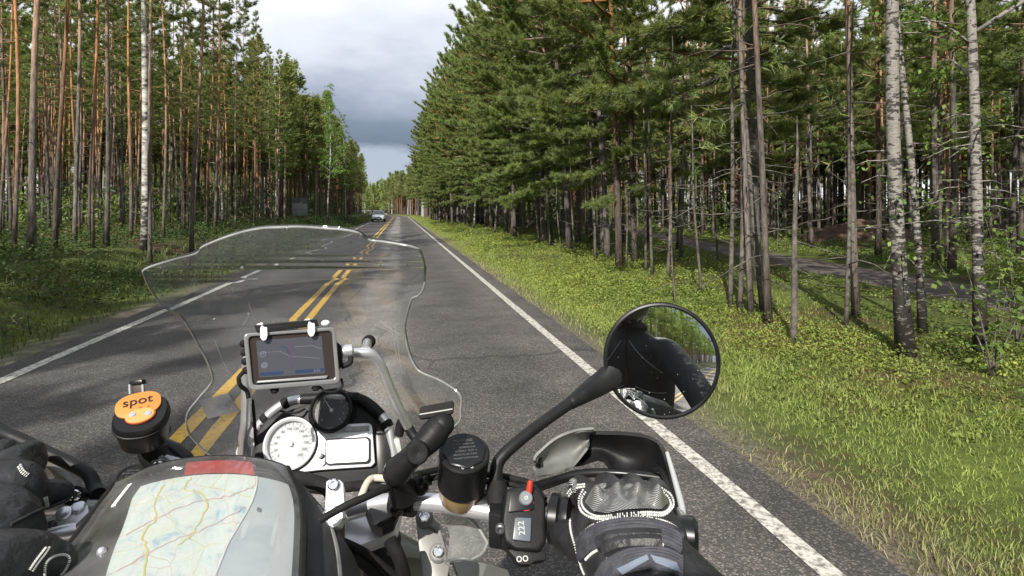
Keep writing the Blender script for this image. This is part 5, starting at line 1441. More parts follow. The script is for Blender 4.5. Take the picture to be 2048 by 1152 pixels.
# ================================================================== things fixed to the machine
# ---- navigator
gn = (CAMP - P(580, 710, .74)).normalized() * 1.0 + Vector((0, 0, -.10))
gps = Plane(P(582, 716, .74), gn)
nav = empty("satnav_device", gps.p0 - Vector((0, 0, .03)))
tag(nav, "grey framed navigation device with dark map screen mounted behind the windscreen", "navigator")
def quad_r(pl, c, r, h, n=5):
    """rounded quadrilateral from four picture corners (tl, tr, br, bl)"""
    q = [pl.q(*p, h=h) for p in c]; out = []
    for i in range(4):
        a, b, d = q[i - 1], q[i], q[(i + 1) % 4]; e1 = (a - b).normalized() * r; e2 = (d - b).normalized() * r
        for k_ in range(n):
            t = k_ / (n - 1); out.append(b + e1 * (1 - t) ** 2 + e2 * t ** 2)
    return out
GCASE = mat("grey_metal_case", (.36, .36, .37), .34, .6, col2=(.30, .30, .31), nscale=40)
MB().prism(quad_r(gps, ((488, 667), (669, 654), (679, 765), (499, 779)), .006, -.002), -gps.n * .018).build("case_back", BLACK, nav, bevel=.002)
mb = MB(); o_ = quad_r(gps, ((487, 666), (670, 653), (680, 766), (498, 780)), .007, 0); i_ = quad_r(gps, ((497, 673), (663, 661), (671, 757), (506, 770)), .005, 0)
nn = len(o_)
vs_ = o_ + i_ + [p + gps.n * .0055 for p in o_] + [p + gps.n * .0055 for p in i_]
fs_ = []
for k_ in range(nn):
    k2 = (k_ + 1) % nn
    fs_ += [(k_, k2, nn + k2, nn + k_), (2 * nn + k_, 2 * nn + k2, 3 * nn + k2, 3 * nn + k_), (k_, k2, 2 * nn + k2, 2 * nn + k_), (nn + k_, nn + k2, 3 * nn + k2, 3 * nn + k_)]
mb.add(vs_, fs_); mb.build("case_frame", GCASE, nav, bevel=.0018, seg=3)
MB().prism(quad_r(gps, ((496, 672), (664, 660), (672, 758), (505, 771)), .004, -.001), gps.n * .003).build("bezel", mat("dark_bezel", (.035, .027, .025), .3, coat=.5), nav)
def screen_mat():
    m = mat("map_screen", (.055, .058, .068), .16, coat=.6, emit=(.10, .11, .14), estr=.18)
    return m
MB().prism(quad_r(gps, ((512, 681), (643, 671), (650, 746), (519, 755)), .001, .0021), gps.n * .0004).build("screen", screen_mat(), nav)
scr = bpy.data.materials["map_screen"]
def ribbon(name, pl, pts, w, h, m, parent):
    q = [pl.q(*p, h=h) for p in pts]; mb = MB()
    for a, b in zip(q[:-1], q[1:]):
        t = (b - a).normalized(); s = pl.n.cross(t) * w / 2; mb.prism([a - s, a + s, b + s, b - s], pl.n * .00015)
    return mb.build(name, m, parent)
MLINE = mat("screen_route", (.10, .02, .06), .3, emit=(.22, .05, .17), estr=.3)
GLINE = mat("screen_roads", (.10, .11, .13), .3, emit=(.24, .27, .33), estr=.35)
BLINE = mat("screen_marker", (.02, .03, .06), .3, emit=(.03, .06, .15), estr=.3)
ribbon("route_line", gps, [(579, 684), (581, 712), (583, 738)], .0009, .0026, MLINE, nav)
ribbon("road_line", gps, [(562, 694), (571, 694), (577, 705)], .0010, .0026, BLINE, nav)
ribbon("road_line", gps, [(590, 693), (625, 691), (642, 697)], .0005, .0026, GLINE, nav)
ribbon("road_line", gps, [(515, 706), (560, 702), (579, 712), (640, 716)], .0004, .0026, GLINE, nav)
for px, py in ((526, 708), (529, 730)):
    MB().lathe(gps.q(px, py, .0025), gps.n, [(.0036, 0), (.0036, .0003), (.0030, .0003), (.0030, 0)], 20).build("screen_button", GLINE, nav)
text_part("+", .006, gps.q(526, 708, .0027), gps.u, gps.v, GLINE, nav); text_part("-", .006, gps.q(529, 730, .0027), gps.u, gps.v, GLINE, nav)
ribbon("screen_bar", gps, [(520, 748), (566, 745)], .004, .0026, BLINE, nav); ribbon("screen_bar", gps, [(590, 743), (648, 739)], .004, .0026, BLINE, nav)
text_part("2:01", .005, gps.q(634, 741, .003), gps.u, gps.v, GLINE, nav)
mb = MB(); mb.prism([gps.q(*p, h=.002) for p in ((512, 765), (517, 761), (656, 750), (652, 756))], gps.n * .003); mb.build("lower_bezel_bar", ALU, nav, bevel=.001)
ribbon("lower_bezel_edge", gps, [(516, 767), (657, 757)], .0022, .0035, SATIN, nav)
mb = MB(); mb.prism([gps.q(*p, h=.004) for p in ((510, 652), (634, 640), (638, 652), (514, 664))], gps.n * .004 - gps.v * .0); mb.build("sun_visor", BLACK, nav, bevel=.0012)
mb = MB(); mb.prism([gps.q(*p, h=-.004) for p in ((508, 650), (632, 638), (636, 645), (512, 657))], gps.n * .012); mb.build("sun_visor", SATIN, nav, bevel=.0012)
WHITE = mat("white_plastic", (.80, .80, .78), .4)
for px, py in ((528, 668), (622, 660)):
    mb = MB(); mb.prism([gps.q(px + a, py + b, .0055) for a, b in ((-7, -14), (7, -15), (8, 2), (5, 11), (-2, 13), (-7, 6))], gps.n * .005); mb.build("visor_clip", WHITE, nav, bevel=.0018)
    MB().tube([gps.q(px - 2, py - 12, .008), gps.q(px - 5, py - 20, .004), gps.q(px - 12, py - 17, 0)], .0022, 8).build("clip_arm", WHITE, nav)
MB().ball(gps.q(651, 646, .002), .0055, 10, sz=.7).build("visor_knob", WHITE, nav)
for py in (688, 706, 724, 742):
    MB().ball(gps.q(486 + (py - 688) * .1, py, -.006), .0045, 8).build("side_button", RUBBER, nav)
mb = MB(); mb.prism([gps.q(*p, h=-.004) for p in ((672, 684), (684, 692), (687, 730), (679, 742))], -gps.n * .014); mb.build("cradle", BLACK, nav, bevel=.003)
mb = MB(); mb.lathe(gps.q(692, 704, -.014), gps.u, [(.006, -.006), (.008, 0), (.008, .008), (.005, .011)], 18); mb.build("cradle_knob", ALU, nav)
T("power_cable", [gps.q(684, 735, -.01), gps.q(700, 728, -.008), gps.q(704, 716, -.012)], .0035, RUBBER, nav, n=9)
T("power_cable", [gps.q(640, 775, -.006), gps.q(652, 784, -.004), gps.q(672, 783, -.002), gps.q(685, 772, -.002), gps.q(683, 758, -.006)], .0016, RUBBER, nav, n=8)
T("power_cable", [gps.q(486, 745, -.006), gps.q(477, 757, -.004), gps.q(480, 772, -.006), gps.q(492, 785, -.012), gps.q(496, 800, -.012)], .0026, RUBBER, nav, n=8)
for px in (549, 632):
    MB().lathe(gps.q(px, 779 - (px - 549) * .06, -.004), gps.v * -1, [(.005, 0), (.005, .003), (.003, .005), (.0001, .005)], 14).build("case_foot", RUBBER, nav)

# ---- satellite tracker on its ball arm
tn = Vector((.06, -.50, .86)).normalized()
tk = Plane(P(277, 822, .66), tn, roll=rad(12))
trk = empty("satellite_tracker", tk.p0 - Vector((0, 0, .02)))
tag(trk, "round black satellite tracker with orange face on a short ball-joint arm", "tracker")
kx = .66 / 1200
mb = MB(); mb.lathe(tk.q(281, 824, -.001), tn, [(.0001, -.044), (32 * kx, -.044), (43 * kx, -.036), (47 * kx, -.012), (48.5 * kx, -.008), (48.5 * kx, -.003), (45 * kx, 0), (.0001, 0)], 48, squash=.85, sy=1.06); mb.build("body", SATIN, trk)
mb = MB(); mb.lathe(tk.q(281, 824, -.0095), tn, [(47.5 * kx, -.002), (50 * kx, -.001), (50 * kx, .001), (47.5 * kx, .002), (47.5 * kx, -.002)], 48, ring=True, squash=.85, sy=1.06); mb.build("seam_ring", BLACK, trk)
ORANGE = mat("orange_label", (.62, .235, .05), .45, col2=(.56, .20, .04), nscale=50)
u2, v2 = tk.u, tk.v
tc_ = tk.q(277, 810, .0004); mb = MB(); mb.lathe(tc_, tn, [(40 * kx, -.001), (40 * kx, .001), (38 * kx, .0016), (.0001, .0016)], 44, u=u2, sy=.80, squash=.8); mb.build("face_plate", ORANGE, trk)
tc2 = tk.q(281, 833, .0012); mb = MB(); mb.lathe(tc2, tn, [(25 * kx, -.002), (25 * kx, .001), (23 * kx, .0018), (.0001, .0018)], 36, u=u2, sy=.72); mb.build("key_plate", mat("pale_orange", (.62, .30, .10), .45), trk)
mb = MB(); mb.lathe(tk.q(281, 832, .0028), tn, [(26.5 * kx, -.003), (26.5 * kx, -.0015), (.0001, -.0015)], 36, u=u2, sy=.76); mb.build("key_surround", mat("red_edge", (.5, .08, .03), .5), trk)
for px in (266, 297):
    MB().lathe(tk.q(px, 833 - (px - 266) * .09, .0022), tn, [(6 * kx, -.001), (6 * kx, .0012), (5 * kx, .0018), (.0001, .0018)], 18, u=u2).build("key", mat("blue_grey_key", (.33, .34, .42), .5), trk)
    text_part("\u2022", .006, tk.q(px, 832 - (px - 266) * .09, .0044), tk.u, tk.v, LETTER, trk)
text_part("spot", .0165, tk.q(276, 805, .0024), tk.u, tk.v, mat("black_ink", (.012, .012, .012), .5), trk, depth=.0004)
MB().lathe(tk.q(281, 819, .0020), tn, [(3 * kx, -.001), (3 * kx, .001), (.0001, .001)], 12).build("face_mark", bpy.data.materials["red_edge"], trk)
for px in (262, 298):
    text_part("o", .005, tk.q(px, 818 - (px - 262) * .1, .0022), tk.u, tk.v, bpy.data.materials["red_edge"], trk)
# belt clip standing up behind
cb_ = Plane(P(270, 772, .70), -FWD + Vector((0, 0, .3)))
mb = MB(); mb.prism([cb_.q(*p) for p in ((257, 761), (283, 758), (285, 768), (258, 771))], -cb_.n * .010); mb.build("clip", SATIN, trk, bevel=.002)
mb = MB(); mb.prism([cb_.q(*p, h=-.003) for p in ((261, 770), (282, 768), (284, 788), (262, 790))], -cb_.n * .004); mb.build("clip_plate", mat("brown_rubber", (.05, .032, .028), .6), trk, bevel=.001)
for px in (259, 285):
    MB().tube([cb_.q(px, 769), cb_.q(px + 1, 788)], .0013, 8).build("clip_wire", ALU, trk)
mb = MB(); mb.ball(P(326, 860, .69), .008, 10); mb.build("lock_knob", RUBBER, trk)
# arm
T("ball_arm", [P(300, 884, .70), P(306, 905, .70), P(325, 926, .70), P(352, 938, .695)], [.013, .0155, .0145, .012], BLACK, trk, n=22)
T("ball_arm", [P(318, 888, .715), P(345, 905, .715), P(368, 925, .71), P(372, 940, .705)], [.009, .012, .012, .011], SATIN, trk, n=20)
MB().lathe(P(347, 936, .685), (RGT * .96 + Vector((0, 0, -.25))), [(.010, -.014), (.0118, -.012), (.0118, .014), (.010, .016), (.0001, .016)], 30).build("arm_barrel", mat("shiny_dark_metal", (.25, .25, .27), .18, .9), trk)
MB().lathe(P(318, 931, .678), -FWD, [(.0095, -.006), (.0095, .002), (.0075, .004), (.0001, .004)], 8).build("arm_nut", SATIN, trk); screw(P(317, 932, .672), -FWD + Vector((-.2, 0, .2)), .0052, trk, CHROME)
MB().lathe(P(372, 938, .70), -FWD + Vector((.4, 0, 0)), [(.011, -.01), (.0125, .004), (.010, .010), (.0001, .012)], 20).build("arm_cap", BLACK, trk)
T("yellow_strap", [P(325, 957, .70), P(333, 951, .695), P(343, 955, .695)], [.003, .005, .003], mat("yellow_plastic", (.70, .45, .03), .5), trk, n=10)

# ---- empty phone mount arm
pm = empty("phone_mount", P(800, 990, .63))
tag(pm, "empty black double-ball phone mount arm clamped to the handlebar", "mount")
T("mount_arm", [P(889, 838, .60), P(882, 846, .60), P(868, 868, .595), P(845, 892, .59), P(832, 906, .588), P(815, 922, .59), P(795, 942, .595), P(784, 952, .60)], [.006, .0118, .0142, .0122, .0112, .0118, .0142, .0105], BLACK, pm, n=26)
MB().ball(P(884, 849, .60), .0125, 14).build("arm_socket", BLACK, pm); MB().ball(P(791, 945, .597), .0128, 14).build("arm_socket", BLACK, pm)
MB().lathe(P(834, 905, .577), -FWD + Vector((.25, 0, .25)), [(.0115, -.006), (.0115, .003), (.0095, .006), (.006, .0062), (.0001, .0045)], 26).build("clamp_knob", BLACK, pm)
bp_ = Plane(P(872, 822, .60), -FWD * .8 + Vector((0, 0, .45)))
mb = MB(); mb.prism([bp_.q(*p) for p in ((839, 816), (845, 812), (903, 801), (908, 802), (906, 824), (902, 828), (842, 838), (837, 834))], -bp_.n * .006); mb.build("holder_plate", RUBBER, pm, bevel=.0018)
ribbon("plate_groove", bp_, [(839, 829), (905, 818)], .0012, .0002, GREYP, pm)
T("ball_stem", [P(883, 846, .60), P(884, 836, .603)], [.006, .006], BLACK, pm, n=14)
T("mount_foot", [P(790, 955, .605), P(800, 972, .62), P(808, 985, .632)], [.010, .013, .0165], BLACK, pm, n=20)
for px, py in ((833, 965), (795, 1016), (842, 975)):
    MB().ball(P(px, py, .635), .0085, 9).build("mount_bolt", SATIN, pm)

# ---- tank bag with a road map under its clear lid
def bag_pt(u, t, h=0.0):
    """u across 0..1, t from the front edge 0 to the rear 1"""
    def sm(v, xs, ys_, w=.10):
        return float(np.mean(np.interp(np.linspace(v - w, v + w, 9), xs, ys_)))
    lx = sm(t, [0, .12, .3, .6, 1], [238, 200, 168, 100, 20]); rx = sm(t, [0, .12, .3, .6, 1], [600, 636, 652, 657, 660])
    fy = sm(u, [0, .15, .4, .7, .92, 1], [980, 950, 934, 929, 942, 966]); d0 = sm(u, [0, .5, 1], [.62, .665, .635], .2)
    y = fy + (1255 - fy) * t ** .93; d = d0 + (.40 - d0) * t ** .8
    p = P(lx + (rx - lx) * u, y, float(d))
    dome = .016 * math.sin(math.pi * u) * math.sin(math.pi * min(1, .15 + t * .7))
    return p + Vector((0, 0, dome + h))
bag = empty("tank_bag", P(400, 1080, .5) - Vector((0, 0, .12)))
tag(bag, "black tank bag with clear map lid and red patch before the rider", "bag")
rows = []
for u in np.linspace(-.10, 1.10, 36):
    r = []
    uu = min(max(u, 0), 1)
    for t in np.linspace(0, 1, 24):
        p = bag_pt(uu, t, -.0065)
        ov = max(0, -u, u - 1)
        if ov:
            p = p + RGT * (-1 if u < 0 else 1) * min(ov * .5, .034) + Vector((0, 0, -ov * .6))
        r.append(p)
    p0 = r[0]; fr_ = [p0 + FWD * a + Vector((0, 0, b)) for a, b in ((.004, -.13), (.014, -.07), (.013, -.03), (.008, -.010))]
    rows.append(fr_ + r)
mb = MB(); mb.grid(rows); mb.build("bag_body", mat("black_cordura", (.016, .016, .018), .6, col2=(.034, .034, .037), nscale=26, bump=.5, bscale=900), bag)
def bag_patch(u0, u1, t0, t1, h, n=20, m_=18, fn=None):
    rows = []
    for t in np.linspace(t0, t1, m_):
        a, b = (u0, u1) if fn is None else fn(t)
        rows.append([bag_pt(a + (b - a) * s, t, h) for s in np.linspace(0, 1, n)])
    return rows
mb = MB(); mb.grid(bag_patch(.38, .72, .015, .098, .0016), -.001); mb.build("red_patch", mat("red_cloth", (.50, .045, .04), .6, col2=(.36, .03, .03), nscale=30, nmix=(.3, .75)), bag)
mb = MB(); mb.grid(bag_patch(.015, .895, .02, .99, .0068, 40, 36), -.0006); mb.build("clear_lid", CLEARFOIL, bag)
for u in (.0, .905):
    MB().tube([bag_pt(u, t, .004) for t in np.linspace(.01, 1, 20)], .0042, 9).build("lid_piping", RUBBER, bag)
MB().tube([bag_pt(u, .012, .003) for u in np.linspace(0, .905, 24)], .0040, 9).build("lid_piping", RUBBER, bag)
mb = MB(); mb.grid(bag_patch(.07, .115, .10, .24, .0076, 6, 8, fn=lambda t: (.115 - (t - .1) * .15, .135 - (t - .1) * .15)), -.001); mb.build("zip_pull", WHITE, bag)
MB().ball(bag_pt(.19, .62, .008), .0035, 8).build("lid_stud", ALU, bag)
MB().tube([bag_pt(1.0, t, -.02) + RGT * .010 for t in np.linspace(.05, .9, 14)], .003, 8).build("side_zip", GREYP, bag)
# the map itself
def map_mat():
    m = bpy.data.materials.new("printed_road_map"); m.use_nodes = True
    t = m.node_tree; b = t.nodes['Principled BSDF']; b.inputs['Roughness'].default_value = .5
    tc = N(t, "ShaderNodeTexCoord")
    def warped(sc_, amt, ws):
        nz_ = N(t, "ShaderNodeTexNoise"); nz_.inputs['Scale'].default_value = ws; nz_.inputs['Detail'].default_value = 5; t.links.new(tc.outputs['UV'], nz_.inputs['Vector'])
        ml = N(t, "ShaderNodeVectorMath", operation='MULTIPLY_ADD'); ml.inputs[1].default_value = (amt, amt, 0); t.links.new(nz_.outputs['Color'], ml.inputs[0]); t.links.new(tc.outputs['UV'], ml.inputs[2])
        v = N(t, "ShaderNodeTexVoronoi", feature='DISTANCE_TO_EDGE'); v.inputs['Scale'].default_value = sc_; t.links.new(ml.outputs[0], v.inputs['Vector']); return v
    n = N(t, "ShaderNodeTexNoise"); n.inputs['Scale'].default_value = 7; n.inputs['Detail'].default_value = 9; n.inputs['Roughness'].default_value = .62; n.inputs['Distortion'].default_value = 1.2; t.links.new(tc.outputs['UV'], n.inputs['Vector'])
    r = N(t, "ShaderNodeValToRGB"); es = r.color_ramp.elements
    es[0].position = .34; es[0].color = (.36, .55, .68, 1); es[1].position = .72; es[1].color = (.66, .76, .62, 1)
    k_ = es.new(.44); k_.color = (.66, .76, .76, 1); k_ = es.new(.55); k_.color = (.74, .81, .79, 1)
    t.links.new(n.outputs[0], r.inputs[0]); last = r.outputs[0]
    for sc_, amt, ws, w, col in ((17, .10, 9, .010, (.68, .72, .74)), (8, .13, 6, .010, (.80, .68, .64)), (3.4, .16, 4, .006, (.68, .50, .46)), (2.6, .2, 3, .006, (.70, .66, .30))):
        v = warped(sc_, amt, ws); lt = N(t, "ShaderNodeMath", operation='LESS_THAN'); lt.inputs[1].default_value = w; t.links.new(v.outputs['Distance'], lt.inputs[0])
        mx = N(t, "ShaderNodeMix", data_type='RGBA'); mx.inputs[7].default_value = (*col, 1); t.links.new(lt.outputs[0], mx.inputs[0]); t.links.new(last, mx.inputs[6]); last = mx.outputs[2]
    # the fine print: specks of place names too small to read
    vp = N(t, "ShaderNodeTexVoronoi"); vp.inputs['Scale'].default_value = 46; mp_ = N(t, "ShaderNodeMapping"); mp_.inputs['Scale'].default_value = (.55, 1.6, 1); t.links.new(tc.outputs['UV'], mp_.inputs[0]); t.links.new(mp_.outputs[0], vp.inputs['Vector'])
    lp_ = N(t, "ShaderNodeMath", operation='LESS_THAN'); lp_.inputs[1].default_value = .17; t.links.new(vp.outputs['Distance'], lp_.inputs[0])
    n9 = N(t, "ShaderNodeTexNoise"); n9.inputs['Scale'].default_value = 260; t.links.new(tc.outputs['UV'], n9.inputs['Vector'])
    g9 = N(t, "ShaderNodeMath", operation='GREATER_THAN'); g9.inputs[1].default_value = .5; t.links.new(n9.outputs[0], g9.inputs[0])
    m9 = N(t, "ShaderNodeMath", operation='MULTIPLY'); t.links.new(lp_.outputs[0], m9.inputs[0]); t.links.new(g9.outputs[0], m9.inputs[1])
    m8 = N(t, "ShaderNodeMath", operation='MULTIPLY'); m8.inputs[1].default_value = .55; t.links.new(m9.outputs[0], m8.inputs[0])
    mxp = N(t, "ShaderNodeMix", data_type='RGBA'); mxp.inputs[7].default_value = (.30, .32, .38, 1); t.links.new(m8.outputs[0], mxp.inputs[0]); t.links.new(last, mxp.inputs[6]); last = mxp.outputs[2]
    t.links.new(last, b.inputs['Base Color']); return m
def uvsheet(name, rows, m, parent=None, thick=-.0003):
    n_, k_ = len(rows), len(rows[0]); V = np.array([[tuple(p) for p in r] for r in rows]).reshape(-1, 3)
    me = np_mesh(name, V, grid_faces(n_, k_), m, smooth=True); uv = me.uv_layers.new(name="UVMap"); li = np.zeros(len(me.loops), np.int32); me.loops.foreach_get('vertex_index', li)
    UV = np.stack([(li % k_) / (k_ - 1), (li // k_) / (n_ - 1)], 1).astype(np.float32); uv.data.foreach_set('uv', UV.ravel()); o = link(name, me)
    if parent:
        attach(o, parent)
    return o
rmap = empty("road_map", P(400, 1060, .52)); tag(rmap, "folded paper road map lying under the clear lid of the tank bag", "map")
uvsheet("main_sheet", bag_patch(0, 1, .12, .99, .0038, 40, 36, fn=lambda t: (np.interp(t, [.05, .2, .45, 1], [.19, .17, .21, .27]), .82)), map_mat(), rmap)
def shade_span(t):
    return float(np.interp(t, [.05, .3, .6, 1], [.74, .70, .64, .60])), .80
uvsheet("shade_sheet", bag_patch(0, 1, .125, .985, .0042, 16, 34, fn=shade_span), mat("blue_grey_shade_tone", (.44, .50, .56), .42, col2=(.58, .63, .65), nscale=18), rmap)  # blue-grey sheet stands in for shade over the map's right part
GREYMAP = mat("map_margin", (.50, .53, .58), .55, col2=(.60, .63, .66), nscale=30)
uvsheet("folded_margin", bag_patch(0, 1, .125, .97, .0046, 12, 30, fn=lambda t: (.795, .872)), mat("paper_margin", (.52, .54, .57), .55), rmap)
bq = bag_pt(.885, .34, .0056); bu = (bag_pt(.9, .34, .0056) - bag_pt(.87, .34, .0056)).normalized(); bv = (bag_pt(.885, .32, .0056) - bag_pt(.885, .36, .0056)).normalized()
text_part("8", .010, bag_pt(.73, .36, .0052), bu, bv, mat("map_ink", (.16, .17, .2), .6), rmap)
MB().tube([bag_pt(shade_span(t)[0], t, .0046) for t in np.linspace(.125, .985, 20)], .0007, 6).build("shade_sheet_edge", mat("paper_edge", (.8, .8, .8), .6), rmap)
for pts, col, w in (([(.30, .16), (.29, .3), (.33, .4), (.31, .52), (.36, .66), (.38, .9)], (.72, .62, .10), .0012), ([(.42, .14), (.40, .22), (.48, .26), (.52, .36), (.50, .55), (.46, .62)], (.74, .66, .15), .0012),
                    ([(.24, .5), (.30, .44), (.45, .33), (.6, .28), (.70, .2), (.72, .14)], (.70, .42, .38), .0010), ([(.28, .75), (.42, .6), (.55, .5), (.68, .34)], (.72, .45, .40), .0010)):
    mm = mat("map_road", col, .6); c = bez([Vector((a, b, 0)) for a, b in pts], 8)
    rng_ = np.random.default_rng(int(pts[0][0] * 100)); c = [(p.x + rng_.normal(0, .004), p.y + rng_.normal(0, .004)) for p in c]
    mb = MB()
    for (a, b), (a2, b2) in zip(c[:-1], c[1:]):
        p, q = bag_pt(a, b, .0043), bag_pt(a2, b2, .0043); s = (q - p).cross(Vector((0, 0, 1))).normalized() * w / 2
        mb.add([p - s, p + s, q + s, q - s], [(0, 1, 2, 3)])
    mb.build("map_road", mm, rmap)

# ================================================================== the rider
from mathutils.bvhtree import BVHTree
rider = empty("person", (-.06, -.35, 0))
tag(rider, "rider in black jacket and black stitched gloves holding the handlebar, reflected in the mirror", "person")
JACKET = mat("black_jacket", (.010, .011, .016), .6, spec=.3, col2=(.020, .022, .030), nscale=9, bump=.9, bscale=9, bdist=.016)
LEATHER = mat("black_glove_leather", (.017, .017, .018), .46, col2=(.030, .030, .033), nscale=40, spec=.35, bump=.7, bscale=90, bdist=.004)
FABRIC = mat("stretch_fabric", (.034, .034, .044), .75, col2=(.062, .062, .078), nscale=120, bump=.5, bscale=500)
STITCH = mat("white_stitching", (.62, .62, .60), .6)
WR = P(1285, 1165, .485); WL = P(-70, 1150, .50)
ER = Vector((.40, .06, 1.03)); EL = Vector((-.52, .06, 1.04))
mb = MB()
def limb(pts, r, n=18):
    c = bez(pts, 6); mb.tube(c, lerp_r(r, len(c)), n); mb.ball(c[0], r[0] * .98, 8); mb.ball(c[-1], r[-1] * .98, 8)
TX = -.06
# torso: stacked ellipses, leaning slightly forward
secs = [(-.50, .80, .185, .13), (-.49, .90, .18, .125), (-.46, 1.02, .185, .125), (-.42, 1.15, .205, .13), (-.37, 1.27, .215, .135), (-.33, 1.36, .20, .115), (-.31, 1.42, .13, .085), (-.29, 1.47, .07, .07), (-.27, 1.52, .062, .065)]
n = 24; o = len(mb.v)
for y, z, a, b in secs:
    for k in range(n):
        t = 2 * math.pi * k / n; mb.v.append((TX + a * math.cos(t), y + b * math.sin(t), z))
for i in range(len(secs) - 1):
    for k in range(n):
        mb.f.append((o + i * n + k, o + i * n + (k + 1) % n, o + (i + 1) * n + (k + 1) % n, o + (i + 1) * n + k))
mb.f.append(tuple(o + k for k in range(n - 1, -1, -1))); mb.f.append(tuple(o + (len(secs) - 1) * n + k for k in range(n)))
for s, E, W in ((1, ER, WR), (-1, EL, WL)):
    S = Vector((TX + s * .195, -.33, 1.335))
    limb([S + Vector((-s * .06, 0, .02)), S, S.lerp(E, .5) + Vector((s * .02, -.01, 0)), E], [.075, .074, .062, .052])
    limb([E, E.lerp(W, .4) + Vector((0, 0, -.005)), W.lerp(E, .06)], [.052, .052, .043])
    hip = Vector((TX + s * .10, -.45, .84)); kn = Vector((TX + s * .24, -.02, .74)); an = Vector((TX + s * .20, -.22, .34))
    limb([hip, hip.lerp(kn, .5) + Vector((s * .02, 0, .02)), kn], [.10, .085, .062]); limb([kn, kn.lerp(an, .4) + Vector((0, -.02, 0)), an], [.062, .058, .045])
    limb([an, an + Vector((s * .01, .03, -.06)), an + Vector((s * .02, .16, -.08))], [.045, .045, .036])
body = mb.build("body", JACKET, rider, remesh=.011, sm=4)
# jacket details the mirror shows: collar, zip and pale piping
MB().tube([(TX + .078 * math.cos(a), -.28 + .075 * math.sin(a), 1.475 + .01 * math.sin(a)) for a in np.linspace(0, 6.2, 30)], .018, 10).build("collar", FABRIC, rider)
tree_b = BVHTree.FromObject(body, bpy.context.evaluated_depsgraph_get())
def on_body(x, z, off=.003):
    h_ = tree_b.ray_cast(Vector((x, .6, z)), Vector((0, -1, 0)))
    return (h_[0] + h_[1] * off) if h_[0] else None
PIPE = mat("grey_piping", (.22, .23, .25), .5)
for s in (-1, 1):
    for pts in ([(.02, 1.40), (.09, 1.30), (.17, 1.25)], [(.03, 1.18), (.10, 1.14), (.17, 1.15)], [(.03, .98), (.10, 1.01), (.16, .98)]):
        q = [on_body(TX + s * a, b) for a, b in [((pts[0][0] * (1 - t) ** 2 + 2 * pts[1][0] * t * (1 - t) + pts[2][0] * t * t), (pts[0][1] * (1 - t) ** 2 + 2 * pts[1][1] * t * (1 - t) + pts[2][1] * t * t)) for t in np.linspace(0, 1, 14)]]
        q = [p for p in q if p]
        if len(q) > 3:
            MB().tube(q, .0022, 6).build("piping", PIPE, rider)
q = [p for p in (on_body(TX, z) for z in np.linspace(.92, 1.44, 20)) if p]
MB().tube(q, .005, 6).build("zip", SATIN, rider)
# helmet
hc = Vector((TX, -.235, 1.605))
mb = MB(); mb.ball(hc, .132, 20, sx=.93, sy=1.08, sz=1.05); mb.ball(hc + Vector((0, .045, -.085)), .085, 12, sx=1.0, sy=.9, sz=.75)
helmet = mb.build("helmet", mat("black_helmet", (.018, .018, .02), .22, coat=.6), rider, remesh=.007, sm=3)
rows = [[hc + Vector((.128 * math.sin(a) * math.cos(b) , .147 * math.cos(a) * math.cos(b), .125 * math.sin(b) + .005)) for a in np.linspace(-1.15, 1.15, 20)] for b in np.linspace(-.32, .45, 10)]
mb = MB(); mb.grid(rows, .003); mb.build("visor", mat("smoked_visor", (.01, .01, .012), .08, coat=1.0), helmet)
MB().box(hc + Vector((-.05, .118, .085)), (.022, .004, 0), (0, .004, -.006), (0, 0, .006)).build("helmet_mark", STITCH, helmet)
MB().box(hc + Vector((-.02, .124, .075)), (.016, 0, 0.004), (0, .004, -.006), (0, 0, .005)).build("helmet_mark", mat("gold_mark", (.5, .4, .15), .4), helmet)

def glove(name, wr, knk, pips, tips, thumb, bulk, cuff, rf=.0118):
    mb = MB()
    def t_(pts, r, n=16, s=6):
        c = bez(pts, s) if len(pts) > 2 else [Vector(p) for p in pts]
        mb.tube(c, lerp_r(r, len(c)), n); mb.ball(c[0], r[0] * .97, 8); mb.ball(c[-1], r[-1] * .97, 8)
    for K, a, b in zip(knk, pips, tips):
        t_([wr.lerp(K, .12), wr.lerp(K, .6) + Vector((0, 0, .004)), K], [.026, .0185, .0150])
        t_([K, K.lerp(a, .5) + Vector((0, 0, .003)), a], [.0142, rf, rf * 1.06]); t_([a] + list(b), [rf * 1.05, rf * .95, rf * .88, rf * .8][:len(b) + 1])
    t_(thumb, [.021, .0165, .0150, .0125]); t_(*cuff)
    for c, r in bulk:
        mb.ball(c, r, 10)
    return mb.build(name, LEATHER, rider, remesh=.0026, sm=5)
KN = [P(1178, 996, .597), P(1222, 982, .606), P(1270, 984, .604), P(1316, 996, .592)]
PI = [P(1160, 974, .645), P(1210, 968, .655), P(1262, 970, .652), P(1312, 980, .638)]
def curl(p, dx):
    return [p + FWD * .010 + Vector((0, 0, -.026)) + RGT * dx, p - FWD * .008 + Vector((0, 0, -.046)) + RGT * dx, p - FWD * .028 + Vector((0, 0, -.048)) + RGT * dx]
rg = glove("glove", WR, KN, PI, [curl(PI[0], -.002), curl(PI[1], 0), curl(PI[2], 0), curl(PI[3], .002)],
           [P(1215, 1110, .52), P(1160, 1085, .555), P(1128, 1070, .59), P(1112, 1062, .62)],
           [(P(1255, 1060, .545) + Vector((0, 0, -.012)), .036), (P(1205, 1050, .555) + Vector((0, 0, -.010)), .030), (P(1310, 1055, .55) + Vector((0, 0, -.012)), .030)],
           ([P(1258, 1075, .535) + Vector((0, 0, -.016)), P(1278, 1115, .505) + Vector((0, 0, -.012)), WR + (ER - WR) * .22], [.0425, .0455, .050]))
tree_g = BVHTree.FromObject(rg, bpy.context.evaluated_depsgraph_get())
